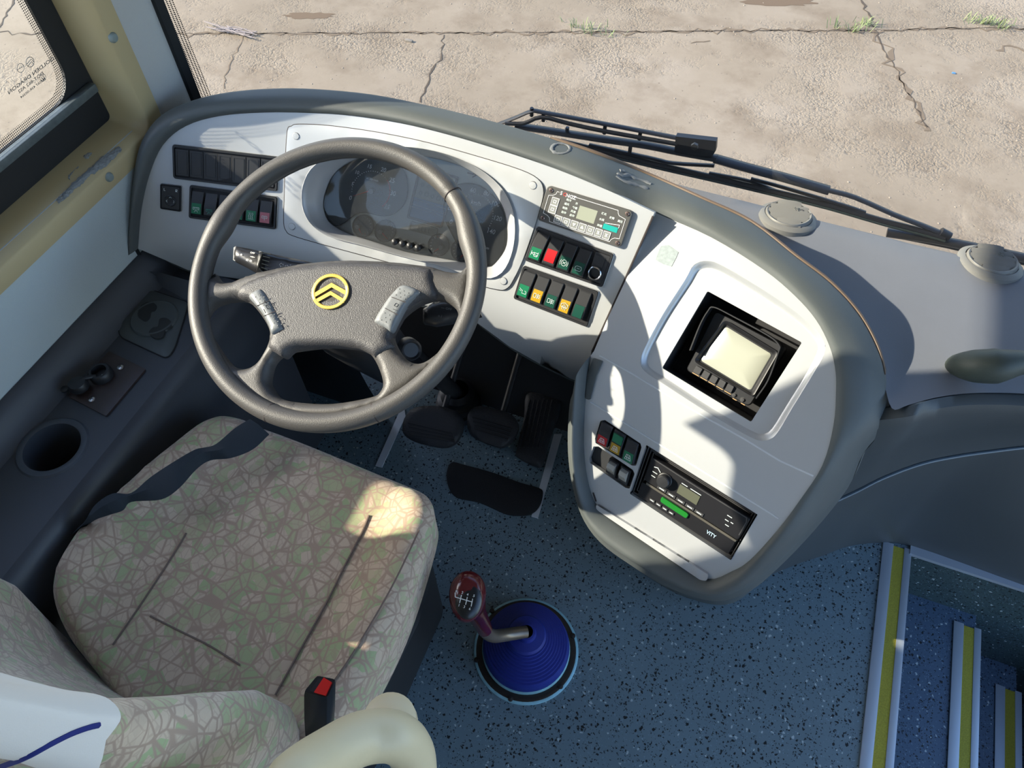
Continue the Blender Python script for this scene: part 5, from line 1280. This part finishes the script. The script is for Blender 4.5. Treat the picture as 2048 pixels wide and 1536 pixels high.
bm = bmesh.new(); loft_bm(bm, [[p+V((0, 0, z_)) for p in (A0.lerp(A3, .2).lerp(A1.lerp(A2, .2), .15), A0.lerp(A3, .2).lerp(A1.lerp(A2, .2), .85), B_q[1], B_q[0])] for z_ in (-.003, .0006)], closed_cols=True, caps=True); obj('tongue_slot', bm, recess, bk)
tube('anchor_stem', [cc_+low_+V((0, 0, -.095)), cc_+low_*1.2+V((-.01, -.01, -.16)), cc_+low_*1.2+V((-.03, -.02, -.22))], .012, darkp, bk, seg=8, flat=.5)
belt = [((500, 838), (538, 868), .545), ((470, 856), (505, 898), .545), ((432, 888), (462, 915), .55), ((408, 895), (420, 920), .545), ((388, 900), (392, 938), .55), ((345, 925), (358, 975), .558), ((300, 955), (322, 998), .552), ((262, 986), (262, 1003), .545), ((225, 987), (245, 1020), .55), ((190, 1010), (215, 1030), .545), ((165, 1048), (182, 1044), .53), ((120, 1090), (140, 1085), .45)]
r1 = cat_rom([atz(a[0], a[1], z) for a, b, z in belt], 5); r2 = cat_rom([atz(b[0], b[1], z-.012) for a, b, z in belt], 5)
mid_ = [a.lerp(b, .5)+V((0, 0, .006)) for a, b in zip(r1, r2)]
bm = bmesh.new(); dz = V((0, 0, -.0016)); loft_bm(bm, [r1, mid_, r2, [p+dz for p in r2], [p+dz for p in mid_], [p+dz for p in r1]], closed_rows=True)
tag(obj('seat_belt', bm, beltm), 'dark twisted seat belt lying over the left side of the cushion', 'seat belt')

# ================================================================ LEFT CONSOLE
con = empty('side_console', (-.97, .4, 0), 'dark side console between seat and left wall with cup holder and socket plate', 'console')
zc = .53
def RP(x, y, z=zc): return atz(x, y, z)
ys = [-.6, -.2, .1, .3, .5, .62, .70, .76]
rows = []
for y in ys:
    lift = max(0, (y-.60)/.16)
    zz = zc + .0*lift
    r = [(XL+.001, y, zc+.055), (XL+.010, y, zc+.052), (XL+.020, y, zc+.030), (XL+.032, y, zc+.006), (XL+.045, y, zc), (-.92, y, zz), (-.875, y, zz), (-.863, y, zz-.006), (-.855, y, zz-.03), (-.850, y, zz-.075), (-.843, y, zz-.085), (-.840, y, zz-.13), (-.826, y, zz-.20), (-.820, y, zz-.21), (-.815, y, .0)]
    rows.append([V(p) for p in r])
ctop = RP(105, 895); HR = .0475
# hole for the cup holder: build console top as a patch with a hole, skirts as lofts
bm = bmesh.new()
loft_bm(bm, [[r[j] for j in range(0, 5)] for r in rows]); loft_bm(bm, [[r[j] for j in range(6, 15)] for r in rows])
def w2(x, y, z):
    p = V((x, y, z))-CP; d = -p.dot(BK); return (1024+p.dot(RT)/d*FPX, 768-p.dot(UP)/d*FPX)
SC = SZ(zc)
poly = [w2(XL+.045, y, zc) for y in ys] + [w2(-.875, y, zc) for y in reversed(ys)]
hole = [w2(ctop.x+HR*math.cos(t), ctop.y+HR*math.sin(t), zc) for t in [2*math.pi*k/36 for k in range(36)]]
patch_bm(bm, poly, [hole], SC, 0, 26, .003)
obj('console_body', bm, consm, con, 50)
lathe('cup_holder', [(HR-.004, -.085), (HR-.001, -.02), (HR-.001, .002), (HR+.003, .0035), (HR+.009, .003), (HR+.012, .0)], ctop, mat('cup_ring', (.045, .052, .065), .45), con, seg=48)
bm = bmesh.new(); bmesh.ops.create_circle(bm, cap_ends=True, radius=HR-.003, segments=36)
for v in bm.verts: v.co += ctop-V((0, 0, .084))
obj('cup_bottom', bm, recess, con)
# dished recess plate with round cap near the dash
tray = rr2([(283, 573), (378, 605), (350, 695), (335, 718), (236, 672), (240, 640)], [14, 8, 10, 14, 14, 14])
patch('ashtray_plate', tray, [], SC, mat('ashtray_grey', (.055, .065, .068), .5), con, off=.002, grid=10, thick=.004, dome=(.003, .005))
ac = hit(SC, 309, 637, .005)
lathe('ashtray_lid', [(.0445, -.002), (.044, .002), (.042, .004), (.036, .0035), (0, .0035)], ac, MATS['ashtray_grey'], con, seg=44)
line_px('plate_gap', tray, SC, .002, recess, con, off=.002, closed=True)
bm = bmesh.new()
for pts in ([(284, 640), (276, 632), (279, 615), (292, 605), (306, 605), (314, 613), (310, 622), (303, 624), (300, 636), (292, 643)], [(319, 638), (333, 636), (343, 645), (341, 655), (330, 660), (326, 673), (314, 677), (302, 672), (298, 664), (306, 655), (316, 652)]):
    P = [hit(SC, x, y, .0089) for x, y in cr2(pts, 3)]; loft_bm(bm, [P, [p-V((0, 0, .0035)) for p in P]], closed_cols=True); bm.faces.new([bm.verts.new(p-V((0, 0, .0002))) for p in P])
obj('finger_recess', bm, mat('recess_grey', (.018, .02, .02), .6), con)
sp_ = empty('power_outlet', hit(SC, 215, 765), 'small dark brown socket plate with two cross-head screws on the left console', 'socket')
pl = rr2([(218, 702), (291, 738), (212, 832), (135, 792)], 3)
patch('plate', pl, [], SC, mat('brown_plate', (.035, .022, .020), .4, var=(40, .3)), sp_, off=.004, grid=12, thick=.006, dome=(.001, .002))
for x, y in ((241, 735), (184, 799)):
    p = hit(SC, x, y, .0055); r = lathe('screw', [(.0058, 0), (.0056, .0015), (.003, .0028), (0, .003)], p, mat('zinc', (.5, .5, .5), .3, 1), sp_, seg=16); bm = bmesh.new()
    for a in (.3, 1.87): d = V((math.cos(a), math.sin(a), 0))*.003; tube_bm(bm, [p+V((0, 0, .0028))-d, p+V((0, 0, .0028))+d], .0006, seg=5)
    obj('cross_slot', bm, recess, r)
p = hit(SC, 205, 752, .005); lathe('socket_ring', [(.020, 0), (.020, .012), (.017, .016), (.013, .016), (.012, .004), (0, .003)], p, darkp, sp_, seg=32)
p2 = hit(SC, 158, 772, .016); lathe('socket_cap', [(.016, -.004), (.017, .004), (.014, .010), (0, .011)], p2, darkp, sp_, seg=28)
tube('cap_strap', [p+V((0, -.01, .012)), p.lerp(p2, .6)+V((0, 0, .012)), p2+V((0, 0, .006))], .004, darkp, sp_, seg=8)
p3 = hit(SC, 131, 780, .010); lathe('cap_tab', [(.007, 0), (.007, .004), (0, .005)], p3, darkp, sp_, seg=16)
tube('contact', [hit(SC, 198, 757, .017), hit(SC, 206, 750, .017)], .0018, chrome, sp_, seg=6)
# dash end above the console
loft('lower_cover', [[atz(262, 540, .56), atz(320, 545, .555), atz(380, 562, .55), atz(430, 590, .54)], [atz(262, 555, zc), atz(300, 560, zc), atz(372, 600, zc), atz(420, 640, zc-.02)]], consm, dash)

# ================================================================ FLOOR ITEMS
# gear lever
gb = atz(1052, 1300, 0); gl = empty('gear_lever', gb, 'gear lever with dark red knob rising from a blue ribbed rubber boot', 'gear lever')
boot = mat('blue_rubber', (.006, .018, .20), .55, bump=(200, .3, .001)); worn = mat('worn_teal_metal', (.30, .55, .62), .4, .3, var=(50, .35)); rust = mat('oily_rust', (.018, .012, .008), .5, var=(120, .6))
lathe('base_ring', [(.110, 0), (.110, .004), (.106, .006), (.100, .006)], gb, worn, gl, seg=64)
lathe('oily_ring', [(.1060, .0055), (.103, .0068), (.092, .0068), (.088, .005)], gb, rust, gl, seg=64)
lathe('collar', [(.091, .004), (.092, .014), (.0895, .019), (.085, .018), (.085, .004)], gb, worn, gl, seg=64)
off_ = V((-.004, .018, 0))
prof = [(.088, .012), (.090, .03), (.087, .045)]
r = .085; z = .05
for k in range(9):
    prof += [(r, z), (r-.001, z+.003), (r-.0055, z+.0035), (r-.0055, z+.0055)]; r -= .0052; z += .0058
prof += [(.040, z), (.036, z+.006), (.020, z+.010), (.017, z+.020), (.013, z+.021)]
lathe('rubber_boot', prof, gb+V((0, 0, 0)), boot, gl, seg=64, smooth=30)
for (x, y) in ((953, 1320), (1021, 1398), (1121, 1373), (1146, 1272), (984, 1222)):
    p = atz(x, y, .006); lathe('ring_bolt', [(.0055, 0), (.005, .004), (0, .0055)], p, rust, gl, seg=10)
zb = z+.018
sh = cat_rom([gb+V((0, 0, zb)), atz(1035, 1266, zb+.006), atz(1010, 1270, zb+.018), atz(986, 1272, zb+.045), atz(970, 1262, zb+.085), atz(962, 1245, zb+.14)], 4)
tube('shaft', sh, .0125, mat('worn_brass_steel', (.20, .16, .12), .35, .6, var=(30, .3)), gl, seg=16)
kc = atz(935, 1193, .44); kx = (kc-atz(965, 1250, zb+.13)).normalized()
nk = mat('maroon_knob', (.085, .010, .012), .16, coat=.2)
tube('knob_neck', cat_rom([atz(969, 1258, zb+.10), atz(962, 1243, zb+.15), atz(950, 1222, .37), atz(942, 1208, .42)], 3), [.0145, .0145, .015, .0155, .016, .017, .018, .020, .022, .024], nk, gl, seg=18)
tocam = (CP-kc).normalized(); upk = V((0, 0, 1)); vx = (atz(938, 1140, .44)-kc); vx = (vx-tocam*vx.dot(tocam)).normalized(); sx = vx.cross(tocam).normalized()
rows = []
for i in range(17):
    ph = math.pi*i/16; rows.append([kc + tocam*.026*math.cos(ph) + (vx*.040*(1+.0*math.cos(t))*math.cos(t) + sx*.0295*(1+.10*math.cos(t))*math.sin(t))*max(math.sin(ph), 1e-4)**.8 for t in [2*math.pi*k/32 for k in range(32)]])
loft('knob', rows, nk, gl, closed_cols=True, smooth=80)
kp = kc + tocam*.0255
bm = bmesh.new(); cq = kp + vx*(-.006) - sx*(-.002)
rows = [[cq + tocam*h + (vx*.029*math.cos(t)+sx*.0215*math.sin(t))*k for t in [2*math.pi*j/32 for j in range(32)]] for h, k in ((-.012, 1.0), (-.005, .97), (-.0015, .8), (.0008, .4))]
loft_bm(bm, rows, closed_cols=True, caps=True); obj('shift_cap', bm, mat('cap_black', (.010, .010, .011), .28), gl)
PK = plane(cq+tocam*.0016, tocam); km = mat('cap_print', (.6, .6, .56), .5)
def K(x, y): return (x/4.517+840, y/4.517+1100)
bm = bmesh.new()
for a, b in (((318, 385), (318, 425)), ((318, 425), (472, 470)), ((375, 405), (358, 478)), ((428, 425), (412, 495)), ((476, 440), (462, 510))): tube_bm(bm, [hit(PK, *K(*a)), hit(PK, *K(*b))], .0007, seg=5)
uu, vv_ = (7.2, 1.6), (2, -7)
for s, x, y in (('R', 330, 375), ('2', 383, 385), ('4', 430, 403), ('5', 487, 415), ('1', 352, 500), ('3', 400, 515), ('6', 450, 532)): text_bm(bm, s, *K(x, y), uu, vv_, PK, .0002)
obj('shift_pattern', bm, km, gl, 0)
# pedals
pedm = mat('pedal_rubber', (.018, .019, .022), .6, bump=(200, .5, .002)); steel = mat('pedal_steel', (.03, .03, .032), .5)
def pedal(label, pts, z, stem, ribs, tl=.35):
    sf_ = plane(atz(*pts[0], z), (0, -tl, 1)); c = hit(sf_, sum(p[0] for p in pts)/len(pts), sum(p[1] for p in pts)/len(pts)); e = empty('pedal', c, label, 'pedal')
    patch('pedal_pad', cr2(pts, 3), [], sf_, pedm, e, off=0, grid=10, thick=.018, dome=(.005, .008), smooth=60)
    bm = bmesh.new()
    for a, b in ribs: tube_bm(bm, [hit(sf_, *a, .0055), hit(sf_, *b, .0055)], .0022, seg=6)
    obj('grip_ribs', bm, pedm, e)
    tube('pedal_arm', [c-V((0, 0, .012)), c+V((stem[0]*.2, .05, -.02)), c+V(stem)], .008, steel, e, seg=8)
pedal('clutch pedal, black rubber pad furthest left under the wheel', [(808, 838), (830, 815), (880, 812), (918, 828), (926, 850), (914, 880), (892, 893), (860, 890), (825, 880), (806, 866)], .10, (0, .22, .10), [((815, 862+0*k), (820, 862)) for k in range(1)] + [((816+2*k, 845+8*k), (905+2*k, 866+6*k)) for k in range(4)])
pedal('brake pedal, black rubber pad between clutch and accelerator', [(936, 828), (960, 812), (1015, 825), (1036, 846), (1030, 872), (1008, 892), (985, 890), (940, 868)], .10, (0, .22, .12), [((945+2*k, 835+8*k), (1025-3*k, 858+7*k)) for k in range(4)])
pedal('accelerator pedal, tall ribbed black pad furthest right', [(1052, 790), (1080, 786), (1118, 800), (1122, 812), (1098, 880), (1088, 920), (1075, 932), (1035, 912), (1033, 900), (1048, 835)], .07, (0, .15, .02), [((1060-3.5*k+9*j, 800+16*k), (1056-3.5*k+9*j, 815+16*k)) for k in range(6) for j in range(6)], .25)
fr_ = tag(patch('heel_pad', cr2([(903, 925), (930, 930), (985, 945), (1040, 965), (1078, 976), (1086, 986), (1080, 1010), (1065, 1026), (1040, 1030), (1010, 1026), (960, 1004), (915, 994), (898, 975), (893, 948)], 4), [], SZ(0), mat('heel_black', (.008, .008, .009), .8, bump=(300, .5, .002)), None, off=.007, grid=12, thick=.006, dome=(.003, .01)), 'black rubber heel pad on the floor in front of the pedals', 'heel pad')
for q, lab in (([(809, 816), (811, 832), (764, 934), (751, 931), (800, 820)], 'grey metal floor strip left of the pedals'), ([(1108, 868), (1124, 868), (1076, 1036), (1063, 1032)], 'grey metal floor strip between the heel pad and the pod')):
    tag(patch('floor_strip', q, [], SZ(0), mat('bright_strip', (.72, .76, .8), .4, .3), None, off=.0035, grid=14, thick=.0033, dome=(.0005, .002)), lab, 'floor strip')
# firewall and footwell sides
struct(loft('wall_toeboard', [[(x, .985, .0), (x, 1.0, .015), (x, 1.10, .30), (x, 1.12, .40)] for x in (XL, -.6, -.1, .1)], blackr))
struct(box('wall_firewall', -1.1, .6, 1.12, 1.15, 0, .62, blackr))
tag(tube('steering_shaft', [V((WC2.x, .80, .42)), V((WC2.x+.02, .98, .0))], .02, steel), 'dark steering shaft going down into the footwell floor', 'steering shaft')
lathe('shaft_gaiter', [(.06, 0), (.058, .02), (.05, .022), (.052, .045), (.042, .05), (.044, .07), (.03, .08)], V((WC2.x+.02, .955, 0)), darkp, bpy.data.objects['steering_shaft'])
loft('knee_panel', smooth_rows([[(x, y, z) for x in (XL, -.9, -.75, -.69)] for y, z in ((.80, .58), (.79, .45), (.81, .25), (.86, .0))], 3, 4), darkp, dash)  # knee bolster, its black also standing for deep shade below the dash
# ================================================================ THINGS ON THE YARD
def weed(x, y, r, n, lab):
    c = atz(x, y, gz); bm = bmesh.new()
    for k in range(n):
        a = random.uniform(0, 6.283); q = c+V((random.gauss(0, r), random.gauss(0, r*.35), 0)); d = V((math.cos(a), math.sin(a), 0)); h = random.uniform(.02, .06); L = random.uniform(.02, .06); s = V((-d.y, d.x, 0))*.0022
        loft_bm(bm, [[q-s, q+s], [q+d*L*.5-s+V((0, 0, h*.8)), q+d*L*.5+s+V((0, 0, h*.8))], [q+d*L+V((0, 0, h)), q+d*L+V((0, 0, h))+s*.1]])
    tag(obj('weed', bm, mat('weed_green', '#7c8a5c', .8), None, 0), lab, 'weed', 'weeds in the slab joint')
weed(1180, 62, .09, 50, 'sparse green weed in the slab joint, leftmost of the weeds')
weed(1690, 58, .05, 40, 'small green weed in the slab joint just left of the crossing crack')
weed(1728, 50, .03, 26, 'tiny green weed sprig touching the crossing crack')
weed(1985, 50, .07, 90, 'bushiest green weed in the slab joint near the top right corner')
bm = bmesh.new(); c = atz(470, 66, gz)
for k in range(16):
    pts = [c+V((random.gauss(0, .09), random.gauss(0, .022), .006+random.random()*.02)) for _ in range(5)]; tube_bm(bm, cat_rom(pts, 5), .0022, seg=5)
tag(obj('string_tangle', bm, mat('pale_string', '#8f8684', .8)), 'tangle of pale string lying on the slab joint', 'string')
def stone(x, y, a, b, h, m, lab, nm='brick_chip', ct='brick chip'):
    c = atz(x, y, gz); bm = bmesh.new(); box_bm(bm, c.x-a/2, c.x+a/2, c.y-b/2, c.y+b/2, gz, gz+h, min(a, b, h)*.25); return tag(obj(nm, bm, m), lab, ct)
stone(818, 83, .05, .018, .012, mat('chip_grey', '#7a746b', .9), 'small flat grey chip on the concrete above the hood')
bluem = mat('scrap_blue', '#4a7aa6', .6)
stone(1907, 147, .02, .012, .006, bluem, 'tiny blue scrap on the concrete at the upper right', 'litter_scrap', 'litter')
peb = mat('pebble', '#8d8375', .95)
bm = bmesh.new()
for k in range(420):
    x = random.uniform(300, 2100); y = random.uniform(5, 470) if random.random() < .7 else abs(random.gauss(66, 10)); p = atz(x, y, gz); r = random.uniform(.002, .007)
    vv = bmesh.ops.create_icosphere(bm, subdivisions=1, radius=r)['verts']
    for v in vv: v.co = V((v.co.x*random.uniform(.8, 1.3), v.co.y, v.co.z*.6))+p
tag(obj('gravel', bm, peb, None, 0), 'loose gravel scattered over the concrete', 'gravel', kind='stuff')
# blue piping on the headrest cover: follows the cloth surface
bpy.context.view_layer.update()
dg = bpy.context.evaluated_depsgraph_get()
P = []
for x, y in cr2([(-30, 1545), (20, 1528), (60, 1510), (100, 1488), (140, 1468), (175, 1455), (197, 1450)], 3, False):
    h = cv.ray_cast(CP, ray(x, y).normalized())
    if h[0]: P.append(h[1]+(CP-h[1]).normalized()*.0006)
if len(P) > 2: tube('piping', P, .0026, blue, cv, seg=6)

# unseen curtain added by the rear pillar to shade the dash's right side
rows = []
for z in (1.20, 1.22, 1.3, 1.42, 1.52, 1.60):
    rows.append([V((XL+.02+.012*math.sin(i*1.25+z*3), .03+.022*i+(.012*math.sin(z*9) if i > 10 else 0)-(1.60-z)*.10*(i/16), z+.02*math.sin(i*.6)*(z < 1.25))) for i in range(17)])
bm = bmesh.new(); rr0 = smooth_rows(rows, 3, 3); loft_bm(bm, rr0); loft_bm(bm, [[p+V((.003, 0, 0)) for p in r] for r in rr0])
tag(obj('added_curtain', bm, mat('added_curtain_cloth', '#a79a86', .95), None, 80), 'unseen beige cloth curtain added by the side window to shade the dash', 'curtain')

# dried glue left on the soft rim
rim_o = bpy.data.objects['soft_rim']
def on(o, x, y, h=.0005):
    r = o.ray_cast(CP, ray(x, y).normalized()); return r[1]+(CP-r[1]).normalized()*h if r[0] else None
def glue(name, lines, rad, lab, closed=False):
    bm = bmesh.new()
    for ln in lines:
        P = [on(rim_o, x, y) for x, y in cr2(ln, 4, closed)]; P = [p for p in P if p is not None]
        if len(P) > 2: tube_bm(bm, P, [rad*random.uniform(.6, 1.25) for _ in P], seg=7, closed=closed, flat=.6)
    tag(obj(name, bm, mat('glue_blue_grey', (.16, .17, .18), .7), None), lab, 'residue')
glue('glue_ring', [[(1103, 297), (1108, 290), (1120, 287), (1134, 290), (1140, 297), (1134, 304), (1120, 307), (1108, 304)]], .0028, 'oval ring of dried glue on the soft rim above the climate panel', True)
glue('glue_smear', [[(1234, 346), (1243, 352), (1256, 350), (1268, 356), (1285, 361), (1302, 368)], [(1233, 351), (1248, 362), (1270, 369), (1296, 377)], [(1240, 341), (1250, 343)]], .0030, 'streaky smear of dried glue on the soft rim, right of the glue ring')
